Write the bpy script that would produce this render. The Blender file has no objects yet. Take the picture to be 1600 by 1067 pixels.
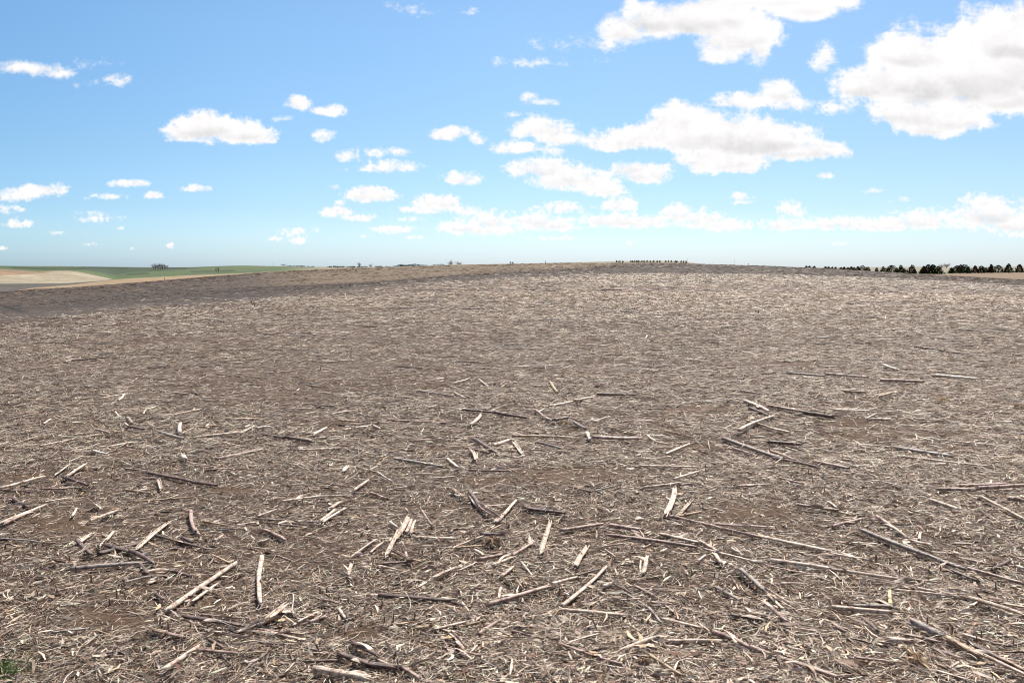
import bpy, math, random
import numpy as np

# ------------------------------------------------------------------ camera, light, sky
F = 1291.0                      # focal length in pixels of a 1600 px wide frame
H = 1.6                         # eye height
PITCH = math.atan(115.5 / F)
CP, SP = math.cos(PITCH), math.sin(PITCH)
SUN_EL, SUN_AZ = math.radians(56), math.radians(24)     # azimuth from +Y (view) towards +X
EXPOSURE = 0.85
SKY_STRENGTH = 0.085
SUN_STRENGTH = 5.0
rng = np.random.default_rng(7)
random.seed(7)

sc = bpy.context.scene
col = sc.collection
sc.view_settings.view_transform = 'Standard'
sc.view_settings.look = 'None'
sc.view_settings.exposure = EXPOSURE
sc.view_settings.gamma = 1
sc.view_settings.use_curve_mapping = False
sc.cycles.filter_width = 1.05
sc.cycles.max_bounces = 4
sc.cycles.diffuse_bounces = 3

cd = bpy.data.cameras.new("camera"); cam = bpy.data.objects.new("camera", cd); col.objects.link(cam)
cam.location = (0, 0, H); cam.rotation_euler = (math.pi / 2 - PITCH, 0, 0)
cd.sensor_width = 36; cd.lens = F / 1600 * 36; cd.clip_start = 0.05; cd.clip_end = 30000
sc.camera = cam

sd = bpy.data.lights.new("sun", 'SUN'); sun = bpy.data.objects.new("sun", sd); col.objects.link(sun)
sd.energy = SUN_STRENGTH; sd.angle = math.radians(0.53); sd.color = (1.0, 0.945, 0.86)
from mathutils import Vector, Matrix
sdir = Vector((math.sin(SUN_AZ) * math.cos(SUN_EL), math.cos(SUN_AZ) * math.cos(SUN_EL), math.sin(SUN_EL)))
sun.rotation_euler = sdir.to_track_quat('Z', 'Y').to_euler()

# ------------------------------------------------------------------ numpy noise
_tab = np.random.default_rng(11).random((8, 256, 256)).astype(np.float32)
def vnoise(x, y, seed=0):
    t = _tab[seed % 8]
    xi = np.floor(x); yi = np.floor(y)
    fx = (x - xi).astype(np.float32); fy = (y - yi).astype(np.float32)
    xi = xi.astype(np.int64); yi = yi.astype(np.int64)
    fx = fx * fx * (3 - 2 * fx); fy = fy * fy * (3 - 2 * fy)
    x0 = xi & 255; x1 = (xi + 1) & 255; y0 = yi & 255; y1 = (yi + 1) & 255
    a = t[y0, x0]; b = t[y0, x1]; c = t[y1, x0]; d = t[y1, x1]
    return (a * (1 - fx) + b * fx) * (1 - fy) + (c * (1 - fx) + d * fx) * fy
def fbm(x, y, n=4, seed=0, gain=0.5):
    s = 0; a = 1; tot = 0
    for k in range(n):
        s = s + a * vnoise(x * 2 ** k + 17.3 * k + 5.1 * seed, y * 2 ** k + 9.7 * k, seed + k); tot += a; a *= gain
    return s / tot
def sstep(a, b, x):
    t = np.clip((x - a) / (b - a), 0, 1); return t * t * (3 - 2 * t)

# ------------------------------------------------------------------ sky with cumulus (a procedural cloud map on the world, at infinity)
CLOUDS = """45,107,58,13,.8 85,116,30,9,.7 183,127,20,9,.6 150,131,18,5,.3 320,200,58,26,1.2 378,208,52,21,1.2 402,216,30,12,1 290,207,34,17,1.1
463,162,26,11,1 505,173,33,9,.9 440,184,10,4,.5 509,212,19,10,.75 545,243,20,9,.65 590,240,18,5,.4 628,238,19,7,.55 605,262,54,10,.8
62,300,52,11,1 20,308,34,10,.8 10,326,24,9,.6 28,350,28,8,.9 202,287,33,7,.9 168,308,29,5,.75 240,306,16,6,.9 306,295,26,7,.9 155,341,34,8,.55
100,365,25,3,.5 190,358,7,4,.7 143,382,13,3,.6 265,384,8,5,1 5,388,10,3,.8 205,388,6,3,.6 430,374,16,4,.9 460,364,28,7,.75 468,377,17,6,.9 494,360,9,4,.7
580,305,46,14,1.1 685,318,42,14,1.1 655,328,40,8,.8 722,330,24,10,1 527,332,27,9,1.1 562,341,32,6,.9 531,319,10,6,.9 612,359,38,7,.8 650,371,15,4,.9 562,370,14,3,.5 645,343,18,4,.5
718,280,33,12,1 705,209,37,12,1 742,218,20,9,.8 805,232,43,10,.9 848,203,47,20,1 872,216,32,14,1 826,150,14,6,.7 855,160,24,6,.7 810,180,22,4,.35 862,238,17,9,.6
848,265,50,17,1 890,280,66,22,1 942,296,36,14,1 985,264,42,14,1 1012,275,40,16,1.1 1055,187,38,28,1.2 990,218,78,20,1.1 1090,212,115,36,1.3 1180,218,95,36,1.3 1250,237,78,18,1.1 1125,252,75,24,1.2 1155,262,40,12,1.1 955,226,50,14,1
1216,148,30,23,1 1160,160,47,14,1 1238,162,30,13,.8 1298,172,26,9,.5 1100,28,85,45,1.2 1155,58,66,34,1.2 1125,86,30,18,1 1020,32,44,34,1 975,50,45,22,.9 900,68,72,14,.65 850,96,60,7,.4
1200,0,95,18,1.1 1262,12,52,24,1.1 1320,5,36,15,.7 1290,88,18,20,.8 1276,105,24,10,.65 1440,125,95,52,1.4 1540,110,95,78,1.5 1580,60,75,50,1.4 1370,138,72,28,1.2 1420,180,64,26,1.2 1450,198,52,22,1.1 1490,185,64,30,1.2 1570,150,64,34,1.2 1430,85,82,30,1.1
1525,14,28,16,.5 1650,100,110,90,1.5 1288,274,18,5,.8 1155,308,22,7,.8 1165,317,22,4,.7 1360,298,16,3,.4 1410,313,22,4,.4 630,12,22,6,.3
1218,353,38,11,1 1236,329,26,14,.8 1300,350,64,12,1 1380,352,75,12,1 1450,345,72,18,1 1540,335,62,27,1 1595,350,64,22,1 1540,314,18,10,.9 1660,345,80,24,1
722,355,46,14,.9 770,345,36,17,.9 760,360,64,11,.9 830,345,42,16,.9 860,352,52,12,1 876,325,36,10,.9 970,322,36,12,1 960,345,64,14,1 1010,348,48,12,1 1058,335,26,18,1 1100,345,42,18,1 1140,355,42,12,1 870,372,38,4,.7 985,381,8,3,.6 520,294,12,5,.5 1310,381,16,3,.4
640,20,20,6,.2 735,18,10,3,.15 150,100,20,5,.15 1475,55,60,12,.3 1330,160,20,10,.3 1185,75,20,30,.8"""
def make_cloud_map():
    W_, H_ = 2600, 1100
    az = (np.arange(W_) + .5) / W_ * math.radians(120) - math.radians(60)
    el = (np.arange(H_) + .5) / H_ * math.radians(52) - math.radians(2)
    A, E = np.meshgrid(az, el)
    dx = np.sin(A) * np.cos(E); dy = np.cos(A) * np.cos(E); dz = np.sin(E)
    f = dy * CP - dz * SP
    px = 800 + F * dx / f; py = 533.5 - F * (dy * SP + dz * CP) / f
    px = px.astype(np.float32); py = py.astype(np.float32)
    s = np.clip((428 - py) / 428, .13, 1.3)
    # domain noise: octaves weighted by the apparent cloud size at that height
    n = np.zeros_like(px); tot = np.zeros_like(px); wx = np.zeros_like(px); wy = np.zeros_like(px)
    for k, lam in enumerate((150., 75., 38., 19., 10., 5., 2.6)):
        w = (lam / 150) ** .52 / (1 + (lam / (95 * s)) ** 4)
        q = vnoise(px / lam + 3 * k, py / (lam * .72) + 7 * k, k)
        if 0 < k < 6: q = 0.45 * q + 0.55 * (1 - np.abs(2 * vnoise(px / lam * 1.1 + 31 * k, py / (lam * .8), k + 1) - 1))
        n += w * q; tot += w
        if k < 4:
            wx += w * (vnoise(px / lam + 50, py / lam + k, k + 2) - .5); wy += w * (vnoise(px / lam + 90, py / lam + k, k + 3) - .5)
    n /= tot; wx /= tot; wy /= tot
    n = (n - .52) * 2.3
    px = px + wx * 46 * s; py = py + wy * 30 * s
    Fm = np.full_like(px, -3.); St = np.full_like(px, .6); low = np.zeros_like(px)
    items = [tuple(map(float, c.split(','))) for c in CLOUDS.split()]
    r2 = np.random.default_rng(5)
    for k in range(90):                       # clouds beyond the sides and above
        y = r2.uniform(-700, 385); sc_ = max(.12, (428 - y) / 428)
        x = r2.uniform(-1600, -80) if r2.random() < .5 else r2.uniform(1780, 3300)
        if y < -60 and r2.random() < .5: x = r2.uniform(-300, 1900)
        for j in range(3): items.append((x + r2.normal(0, 50) * sc_, y + r2.normal(0, 8) * sc_, r2.uniform(30, 110) * sc_, r2.uniform(14, 40) * sc_, r2.uniform(.7, 1.3)))
    for cx, cy, rx, ry, st in items:
        m = (np.abs(px - cx) < rx * 2) & (np.abs(py - cy) < ry * 2.4)
        x_ = (px[m] - cx) / rx; y_ = (py[m] - cy)
        y_ = np.where(y_ < 0, y_ / (ry * 1.12), y_ / (ry * .85))
        v = st * (1 - (x_ * x_ + y_ * y_) ** .8)
        old = Fm[m]
        St[m] = np.where(v > old, st, St[m])
        hi = np.maximum(old, v); lo_ = np.minimum(old, v)
        Fm[m] = hi + .18 * np.exp(-(hi - lo_) * 3) * (hi > -.6)
        big = np.clip(ry / 40, 0, 1)
        low[m] = np.maximum(low[m], big * sstep(-.25, .45, y_) * sstep(.15, .8, v))
    thin = np.clip(1.12 - St, 0, .8)
    ragged = vnoise(px / 7 + 9, py / 3.2, 6) - .5 + .6 * (vnoise(px / 3.2, py / 1.8, 3) - .5)
    d = Fm + n * (1.2 + .5 * thin) + thin * ragged * .75 - .05 - .10 * sstep(300, 345, py)
    a = sstep(-.16, .62 + 1.0 * thin, d) ** 1.1
    shade = 1 - .25 * low * sstep(.35, .95, fbm(px / 75, py / 30, 4, 2) + .22)
    shade -= .08 * sstep(.0, .6, .35 - n) * sstep(.4, .9, a)
    img = bpy.data.images.new("cloud_map", W_, H_, alpha=True, float_buffer=True)
    img.colorspace_settings.name = 'Non-Color'
    buf = np.ones((H_, W_, 4), np.float32)
    buf[..., 0] = shade; buf[..., 1] = a; buf[..., 2] = shade
    img.pixels.foreach_set(buf.ravel()); img.update(); img.pack()
    return img

w = bpy.data.worlds.new("World"); sc.world = w; w.use_nodes = True
nt = w.node_tree; nt.nodes.clear(); N = nt.nodes.new; L = nt.links.new
def math_node(op, a, b=None, tree=nt):
    m = tree.nodes.new('ShaderNodeMath'); m.operation = op
    for i, v in enumerate((a, b)):
        if v is None: continue
        if isinstance(v, (int, float)): m.inputs[i].default_value = v
        else: tree.links.new(v, m.inputs[i])
    return m.outputs[0]
sky = N('ShaderNodeTexSky'); sky.sky_type = 'NISHITA'; sky.sun_disc = False
sky.sun_elevation = SUN_EL; sky.sun_rotation = SUN_AZ; sky.air_density = 1.0; sky.dust_density = 0.7; sky.ozone_density = 1.6
tc = N('ShaderNodeTexCoord'); sep = N('ShaderNodeSeparateXYZ'); L(tc.outputs['Generated'], sep.inputs[0])
azn = math_node('ARCTAN2', sep.outputs[0], sep.outputs[1]); eln = math_node('ARCSINE', sep.outputs[2])
un = math_node('DIVIDE', math_node('ADD', azn, math.radians(60)), math.radians(120))
vn = math_node('DIVIDE', math_node('ADD', eln, math.radians(2)), math.radians(52))
cmb = N('ShaderNodeCombineXYZ'); L(un, cmb.inputs[0]); L(vn, cmb.inputs[1])
ti = N('ShaderNodeTexImage'); ti.image = make_cloud_map(); ti.extension = 'MIRROR'; ti.interpolation = 'Cubic'; L(cmb.outputs[0], ti.inputs[0])
ss = N('ShaderNodeSeparateColor'); L(ti.outputs['Color'], ss.inputs[0])
# blue grading of the clear sky by height above the horizon
rmp = N('ShaderNodeValToRGB'); L(math_node('DIVIDE', eln, math.radians(40)), rmp.inputs[0])
cr = rmp.color_ramp
_k = .515 / 2 ** EXPOSURE * .105 / SKY_STRENGTH          # ramp holds half the tint, doubled again below
SKYTINT = [(0.0, (1.02, 1.31, 1.93)), (0.05, (.98, 1.23, 1.66)), (.1, (.88, 1.10, 1.42)), (.185, (.88, 1.08, 1.27)), (.38, (.95, 1.18, 1.31)), (1.0, (.85, 1.08, 1.2))]
def set_ramp(cr, stops, k=1.):
    while len(cr.elements) > 1: cr.elements.remove(cr.elements[-1])
    cr.elements[0].position = stops[0][0]; cr.elements[0].color = tuple(k * v for v in stops[0][1]) + (1,)
    for p_, c_ in stops[1:]:
        e_ = cr.elements.new(p_); e_.color = tuple(k * v for v in c_) + (1,)
set_ramp(cr, SKYTINT, _k)
rm2 = N('ShaderNodeValToRGB'); L(un, rm2.inputs[0])
set_ramp(rm2.color_ramp, [(0., (.66, .82, .9)), (.23, (.80, .91, .96)), (.36, (.95, .99, 1)), (.5, (1, 1, 1)), (.76, (.90, .89, .89)), (1., (.9, .9, .9))])
mt = N('ShaderNodeMix'); mt.data_type = 'RGBA'; mt.blend_type = 'MULTIPLY'; mt.inputs[0].default_value = 1
L(sky.outputs[0], mt.inputs[6]); L(rmp.outputs[0], mt.inputs[7])
mt2 = N('ShaderNodeMix'); mt2.data_type = 'RGBA'; mt2.blend_type = 'MULTIPLY'; mt2.inputs[0].default_value = 1
L(mt.outputs[2], mt2.inputs[6]); L(rm2.outputs[0], mt2.inputs[7])
mt3 = N('ShaderNodeVectorMath'); mt3.operation = 'SCALE'; mt3.inputs['Scale'].default_value = 2; L(mt2.outputs[2], mt3.inputs[0])
CLOUD = 1.05 / SKY_STRENGTH / 2 ** EXPOSURE
cc = N('ShaderNodeVectorMath'); cc.operation = 'SCALE'; cc.inputs[0].default_value = (1.0, .985, .985); L(math_node('MULTIPLY', ss.outputs[0], CLOUD), cc.inputs['Scale'])
mx = N('ShaderNodeMix'); mx.data_type = 'RGBA'; L(ss.outputs[1], mx.inputs[0]); L(mt3.outputs[0], mx.inputs[6]); L(cc.outputs[0], mx.inputs[7])
bg = N('ShaderNodeBackground'); bg.inputs[1].default_value = SKY_STRENGTH; L(mx.outputs[2], bg.inputs[0])
wo = N('ShaderNodeOutputWorld'); L(bg.outputs[0], wo.inputs[0])
w.cycles.sampling_method = 'MANUAL'; w.cycles.sample_map_resolution = 512

# ------------------------------------------------------------------ helpers
def tag(o, label=None, cat=None, group=None, kind=None):
    if label: o['label'] = label
    if cat: o['category'] = cat
    if group: o['group'] = group
    if kind: o['kind'] = kind
    return o
def np_mesh(name, verts, faces, colors=None, smooth=False, loops=None):
    """verts (n,3); faces (m,k) all with k corners; colors (n,3) per vertex"""
    me = bpy.data.meshes.new(name)
    verts = np.ascontiguousarray(verts, np.float32); faces = np.ascontiguousarray(faces, np.int32)
    m, k = faces.shape
    me.vertices.add(len(verts)); me.vertices.foreach_set('co', verts.ravel())
    me.loops.add(m * k); me.loops.foreach_set('vertex_index', faces.ravel())
    me.polygons.add(m); me.polygons.foreach_set('loop_start', np.arange(m, dtype=np.int32) * k)
    me.polygons.foreach_set('use_smooth', np.full(m, smooth))
    if colors is not None:
        a = me.color_attributes.new('col', 'FLOAT_COLOR', 'POINT')
        c = np.ones((len(verts), 4), np.float32); c[:, :np.shape(colors)[1]] = colors
        a.data.foreach_set('color', c.ravel())
    me.update(calc_edges=True)
    return me
def link(name, me, mat=None, parent=None):
    o = bpy.data.objects.new(name, me); col.objects.link(o)
    if mat: me.materials.append(mat)
    if parent: o.parent = parent
    return o
def new_mat(name):
    m = bpy.data.materials.new(name); m.use_nodes = True; t = m.node_tree
    b = t.nodes['Principled BSDF']; b.inputs['Roughness'].default_value = .85
    b.inputs['Specular IOR Level'].default_value = .15
    return m, t, b
def mixc(t, fac, a, b, mode='MIX'):
    m = t.nodes.new('ShaderNodeMix'); m.data_type = 'RGBA'; m.blend_type = mode
    for i, v in ((0, fac), (6, a), (7, b)):
        if isinstance(v, (int, float)): m.inputs[i].default_value = v
        elif isinstance(v, tuple): m.inputs[i].default_value = v + (1,)
        else: t.links.new(v, m.inputs[i])
    return m.outputs[2]
def noise(t, scale, detail=4, rough=.6, vec=None, stretch=None):
    n = t.nodes.new('ShaderNodeTexNoise'); n.inputs['Scale'].default_value = scale
    n.inputs['Detail'].default_value = detail; n.inputs['Roughness'].default_value = rough
    src = vec or t.nodes.new('ShaderNodeTexCoord').outputs['Object']
    if stretch:
        mp = t.nodes.new('ShaderNodeMapping'); mp.inputs['Scale'].default_value = stretch
        t.links.new(src, mp.inputs[0]); src = mp.outputs[0]
    t.links.new(src, n.inputs['Vector']); return n.outputs['Fac']
def maprange(t, v, a, b, c=0., d=1.):
    m = t.nodes.new('ShaderNodeMapRange'); t.links.new(v, m.inputs[0])
    for i, x in enumerate((a, b, c, d)): m.inputs[i + 1].default_value = x
    return m.outputs[0]
def attr(t, name='col'):
    a = t.nodes.new('ShaderNodeAttribute'); a.attribute_name = name; return a.outputs['Color']

# ------------------------------------------------------------------ terrain: ridge lines surveyed per bearing (photo column), each at its own distance
def ray(x, y):
    u = (np.asarray(x, float) - 800) / F; v = (533.5 - np.asarray(y, float)) / F
    return u, CP + v * SP, -SP + v * CP
def proj(X, Y, Z):
    f = Y * CP - (Z - H) * SP
    f = np.where(np.abs(f) < 1e-3, 1e-3, f)
    return 800 + F * X / f, 533.5 - F * (Y * SP + (Z - H) * CP) / f
def pts(s):
    a = np.array([[float(q) for q in p.split(',')] for p in s.split()]); return a[:, 0], a[:, 1]
def curve(s):
    a, b = pts(s); return lambda x: np.interp(x, a, b)
y0f = curve("-2500,640 -900,580 -300,520 0,501 60,497 100,493 200,481 300,474 400,468 500,456 600,447 700,439 800,434 900,429 1000,426.5 1100,427 1200,428 1300,431 1400,435 1500,440 1600,446 1900,465 2600,520 4000,600")
d0f = curve("-2500,12 -900,16 -300,21 0,27 200,34 400,46 600,70 800,100 1000,125 1200,125 1400,110 1600,92 1900,60 2600,30 4000,20")
ydf = curve("-2500,560 -900,520 -300,490 0,478 200,461 400,449 500,444.5 600,439.5 700,431.5 800,424.5 900,420 950,416 1000,415 1100,418 1200,421 1300,425 1400,430 1500,435 1600,441 1900,458 2600,505 4000,580")
ddf = curve("-2500,50 -900,60 -300,85 0,100 200,110 400,130 600,150 800,190 950,190 1200,180 1400,165 1600,150 1900,110 2600,60 4000,40")
y1f = curve("-900,470 -300,462 0,457 50,452 112,449 200,442.5 300,434.5 375,428.5 400,426.5 500,421 600,418.3 700,414.6 800,412.7 900,410.7 950,411 1000,411 1050,411.3 1075,412 1200,415.8 1300,420 1362,424 1437,428.7 1500,431.5 1600,437 1900,450 2600,480")
d1f = curve("-900,200 0,260 400,330 600,350 800,300 1000,230 1200,220 1600,240 2600,150")
y2f = curve("-900,468 -300,461 0,456.8 20,455 50,450 112,445 175,437.5 200,435.3 300,430.2 375,427.3 400,425.8 500,420.2 600,417.6 700,414 800,412.2 900,410.3 940,409 1000,407.8 1050,408 1070,409 1085,411.5 1110,414 1200,418 1300,422.5 1362,425.6 1400,427 1437,427.8 1470,427.6 1500,427 1600,425.8 1900,425 2600,430")
d2f = curve("-900,230 0,290 400,360 600,390 800,350 1000,330 1200,290 1600,330 2600,260")
y3f = curve("-900,455 -100,446 0,443.3 100,443 150,439.5 175,437.3 200,435 300,430 375,427 400,425.6 450,422.5 500,420 540,419.5 700,418.5 800,417 1000,414 1100,418 1300,424 1437,426 1600,425 1900,424")
y4f = curve("-900,424 -200,421 0,420.5 30,422.5 60,424.6 80,423.4 100,423 117,423.8 137,427.4 160,432.5 178,436.8 200,433 300,427.5 375,425 450,421 500,419.6 700,418.5 1000,416 1300,423 1437,424 1600,423.5 1900,423")
y5f = curve("-900,414 -300,415 0,415.4 75,416.3 130,417.2 200,418 235,418.3 300,417.6 350,415.6 380,415 420,415.8 450,416.3 500,418.2 560,419 1000,419 1300,420 1400,419.5 1600,419 2600,419")
y6f = curve("-900,415.6 0,416.4 70,416.3 90,416.2 150,416.8 240,417.8 300,418 480,417.2 560,416.8 640,417 1000,418 1300,417.8 1340,417.4 1400,417.6 1440,416.9 1520,417.6 1600,416.7 2600,416")
KEYS = [(d0f, y0f), (ddf, ydf), (d1f, y1f), (d2f, y2f), (lambda x: d2f(x) + 110, y3f), (lambda x: d2f(x) + 230, y4f),
        (lambda x: d2f(x) * .3 + 850, y5f), (lambda x: 0 * x + 2600., y6f), (lambda x: 0 * x + 9000., lambda x: 0 * x + 417.9)]
Y0 = 8.0
RG = np.linspace(-1.5, 1.5, 3001)
KD, KZ = [], []
for df, yf in KEYS:
    x = 800 + F * RG * 1.1
    for _ in range(12):
        D = df(x); tz = ray(x, yf(x)); Z = H + D * tz[2] / tz[1]
        x = .5 * x + .5 * proj(RG * (D + Y0), D, Z)[0]
    D = df(x); tz = ray(x, yf(x)); Z = H + D * tz[2] / tz[1]
    k = np.ones(7) / 7
    D = np.convolve(np.pad(D, 3, 'edge'), k, 'valid'); Z = np.convolve(np.pad(Z, 3, 'edge'), k, 'valid')
    KD.append(D); KZ.append(Z)
# leading flat keys
KD = [np.full_like(RG, -7.9), np.full_like(RG, 7.)] + KD; KZ = [np.zeros_like(RG), np.zeros_like(RG)] + KZ
KD = np.array(KD); KZ = np.array(KZ)
sl = np.diff(KZ, axis=0) / np.diff(KD, axis=0)
KT = np.zeros_like(KZ)
for i in range(1, len(KD) - 1):
    a, b = sl[i - 1], sl[i]
    KT[i] = np.where(a * b > 0, 2 * a * b / np.where(a + b == 0, 1, a + b), 0)
KT[-1] = sl[-1]
NK = len(KD)
def base_height(X, Y):
    X = np.asarray(X, float); Y = np.asarray(Y, float)
    g = np.clip((X / np.maximum(Y + Y0, .05) + 1.5) / 3 * 3000, 0, 2999.99)
    i0 = g.astype(int); fr = g - i0
    Dk = KD[:, i0] * (1 - fr) + KD[:, i0 + 1] * fr
    Zk = KZ[:, i0] * (1 - fr) + KZ[:, i0 + 1] * fr
    Tk = KT[:, i0] * (1 - fr) + KT[:, i0 + 1] * fr
    out = np.zeros_like(X + Y)
    for k in range(NK - 1):
        d0, d1 = Dk[k], Dk[k + 1]; h = d1 - d0; t = (Y - d0) / h
        m = (t >= 0) & (t <= 1)
        t2 = t * t; t3 = t2 * t
        z = (2 * t3 - 3 * t2 + 1) * Zk[k] + (t3 - 2 * t2 + t) * h * Tk[k] + (-2 * t3 + 3 * t2) * Zk[k + 1] + (t3 - t2) * h * Tk[k + 1]
        out = np.where(m, z, out)
    return out
def relief(X, Y):
    d = np.hypot(X, Y)
    a = 1 - sstep(30, 70, d)
    r = .075 * (fbm(X / 2.6, Y / 1.9, 3, 1) - .5) + .038 * (fbm(X / .45, Y / .45, 2, 3) - .5) + .02 * (vnoise(X / .12, Y / .12, 5) - .5) * (1 - sstep(8, 16, d))
    return r * a
def height(X, Y): return base_height(X, Y) + relief(X, Y)
def hgt(x, y): return float(height(np.array([x]), np.array([y]))[0])
def ground_at(px, py, dmin=1.5, dmax=3000, lift=0.):
    """where a line of sight first meets the ground beyond dmin (vectorised over one ray)"""
    dx, dy, dz = ray(px, py)
    t = np.geomspace(dmin, dmax, 2500)
    X, Y, Z = dx / dy * t, t, H + dz / dy * t
    g = base_height(X, Y) + (relief(X, Y) if dmin < 60 else 0) + lift
    k = np.argmax(Z <= g)
    if Z[k] > g[k]: k = np.argmin(Z - g)
    if k > 0 and Z[k] <= g[k]:
        a, b = Z[k - 1] - g[k - 1], Z[k] - g[k]
        s = a / (a - b) if a > b else 1
        y_ = t[k - 1] + s * (t[k] - t[k - 1])
        return float(dx / dy * y_), float(y_), float(g[k - 1] + s * (g[k] - g[k - 1]) - lift)
    return float(X[k]), float(Y[k]), float(g[k] - lift)

BARE = "900,742,130,20 1180,800,110,24 1420,680,170,12 1230,570,130,6 170,968,110,24 40,745,50,9 760,750,60,8 560,985,60,20 1090,640,120,8 520,665,50,8 1330,660,60,8 640,1000,50,12 1500,700,70,10 90,820,70,16 1260,585,90,6 930,585,90,5 200,712,60,9 370,765,50,8 700,700,60,6 1080,700,50,9 330,940,50,16".split()
BARE = [tuple(map(float, b.split(','))) for b in BARE]
def bareness(px, py):
    b = np.zeros_like(px)
    for cx, cy, rx, ry in BARE:
        b = np.maximum(b, 1 - sstep(.3, 1.25, np.hypot((px - cx) / rx, (py - cy) / ry)))
    return b

# ground sheets
NC = 1150
tt = np.linspace(-1, 1, NC)
RC = 0.78 * tt + 0.55 * tt ** 5
def strokes(px, py, lines):
    m = np.zeros_like(px)
    for wd, st, line in lines:
        for (ax, ay), (bx, by) in zip(line[:-1], line[1:]):
            vx, vy = bx - ax, by - ay
            t = np.clip(((px - ax) * vx + (py - ay) * vy) / (vx * vx + vy * vy), 0, 1)
            d = np.hypot((px - ax - t * vx) * .5, py - ay - t * vy)
            m = np.maximum(m, st * np.exp(-(d / wd) ** 2))
    return m
def sheet(name, kd, a, b, rows, geo=False, colour=None, mat=None, relief_on=False, label=None, start=None):
    g = (RC + 1.5) / 3 * 3000; i0 = g.astype(int); fr = g - i0
    DA = KD[a][i0] * (1 - fr) + KD[a][i0 + 1] * fr if start is None else np.full(NC, start)
    DB = KD[b][i0] * (1 - fr) + KD[b][i0 + 1] * fr
    t = np.linspace(0, 1, rows)[:, None]
    Yv = DA * (DB / DA) ** t if geo else DA + (DB - DA) * t
    if geo:
        Yv = np.concatenate([np.linspace(-7.6, start - .1, 14)[:, None] + 0 * Yv[:1], Yv]); rows += 14; t = np.concatenate([np.zeros((14, 1)), t])
    Xv = RC * (Yv + Y0)
    Z = base_height(Xv, Yv * .999999 + 1e-6)
    if relief_on: Z = Z + relief(Xv, Yv)
    px, py = proj(Xv, Yv, Z)
    c = colour(Xv, Yv, px, py, t + 0 * Xv)
    V = np.stack([Xv, Yv, Z], -1).reshape(-1, 3)
    idx = np.arange(rows * NC).reshape(rows, NC)
    Fc = np.stack([idx[:-1, :-1], idx[:-1, 1:], idx[1:, 1:], idx[1:, :-1]], -1).reshape(-1, 4)
    me = np_mesh(name, V, Fc, c.reshape(-1, c.shape[-1]), True)
    o = link(name, me, mat); tag(o, kind='structure')
    return o
def C3(*c): return np.array(c, float)
def lerp(a, b, t): return a + (b - a) * t[..., None]

def soil_material():
    m, t, b = new_mat('tilled_soil')
    at = t.nodes.new('ShaderNodeAttribute'); at.attribute_name = 'col'; base = at.outputs['Color']
    n1 = noise(t, 9, 6, .65); n2 = noise(t, 60, 5, .7); n3 = noise(t, 1.3, 4, .6)
    v = mixc(t, 1., base, mixc(t, n1, (.55, .55, .55), (1.5, 1.45, 1.4)), 'MULTIPLY')
    v = mixc(t, 1., v, mixc(t, n2, (.35, .35, .35), (1.75, 1.7, 1.65)), 'MULTIPLY')
    v = mixc(t, 1., v, mixc(t, n3, (.8, .78, .76), (1.2, 1.2, 1.2)), 'MULTIPLY')
    # trampled chaff pressed into the soil: short fibres in several directions
    hsum = None
    for k, (rot, c1) in enumerate(((.2, (.22, .175, .145)), (1.3, (.15, .11, .085)), (2.35, (.27, .21, .17)), (.75, (.09, .06, .043)), (2.9, (.18, .145, .125)))):
        mp = t.nodes.new('ShaderNodeMapping'); mp.inputs['Rotation'].default_value = (0, 0, rot); mp.inputs['Location'].default_value = (k * 3.1, k, 0)
        t.links.new(t.nodes.new('ShaderNodeTexCoord').outputs['Object'], mp.inputs[0])
        w_ = noise(t, 1, 2, .6, vec=mp.outputs[0], stretch=(26, 260, 40))
        f_ = math_node('MULTIPLY', maprange(t, w_, .56, .62), at.outputs['Alpha'], t)
        v = mixc(t, f_, v, c1); hsum = f_ if hsum is None else math_node('MAXIMUM', hsum, f_, t)
    t.links.new(v, b.inputs['Base Color'])
    bp = t.nodes.new('ShaderNodeBump'); bp.inputs['Strength'].default_value = 1.; bp.inputs['Distance'].default_value = .02
    hh = math_node('ADD', math_node('ADD', n1, math_node('MULTIPLY', n2, .7, t), t), math_node('MULTIPLY', hsum, .15, t), t)
    t.links.new(hh, bp.inputs['Height']); t.links.new(bp.outputs[0], b.inputs['Normal'])
    return m
def slope_material():
    m, t, b = new_mat('worn_field')
    base = attr(t)
    n1 = noise(t, 1.0, 7, .75, stretch=(.8, 2.2, 1)); n2 = noise(t, .12, 5, .65, stretch=(.25, 1.6, 1)); n3 = noise(t, 4, 3, .7)
    v = mixc(t, 1., base, mixc(t, maprange(t, n1, .3, .7), (.5, .5, .5), (1.5, 1.5, 1.5)), 'MULTIPLY')
    v = mixc(t, 1., v, mixc(t, maprange(t, n2, .3, .7), (.72, .72, .72), (1.28, 1.26, 1.24)), 'MULTIPLY')
    sp = maprange(t, n3, .60, .72)
    v = mixc(t, math_node('MULTIPLY', sp, .35, t), v, (.34, .27, .21))
    t.links.new(v, b.inputs['Base Color']); return m
def grass_material(name, s=.25, var=.35):
    m, t, b = new_mat(name)
    base = attr(t)
    n1 = noise(t, s, 6, .7, stretch=(.3, 1, 1)); n2 = noise(t, s * 8, 4, .7)
    v = mixc(t, 1., base, mixc(t, maprange(t, n1, .3, .7), (1 - var,) * 3, (1 + var,) * 3), 'MULTIPLY')
    v = mixc(t, 1., v, mixc(t, maprange(t, n2, .3, .7), (.75,) * 3, (1.25,) * 3), 'MULTIPLY')
    t.links.new(v, b.inputs['Base Color']); return m

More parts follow.
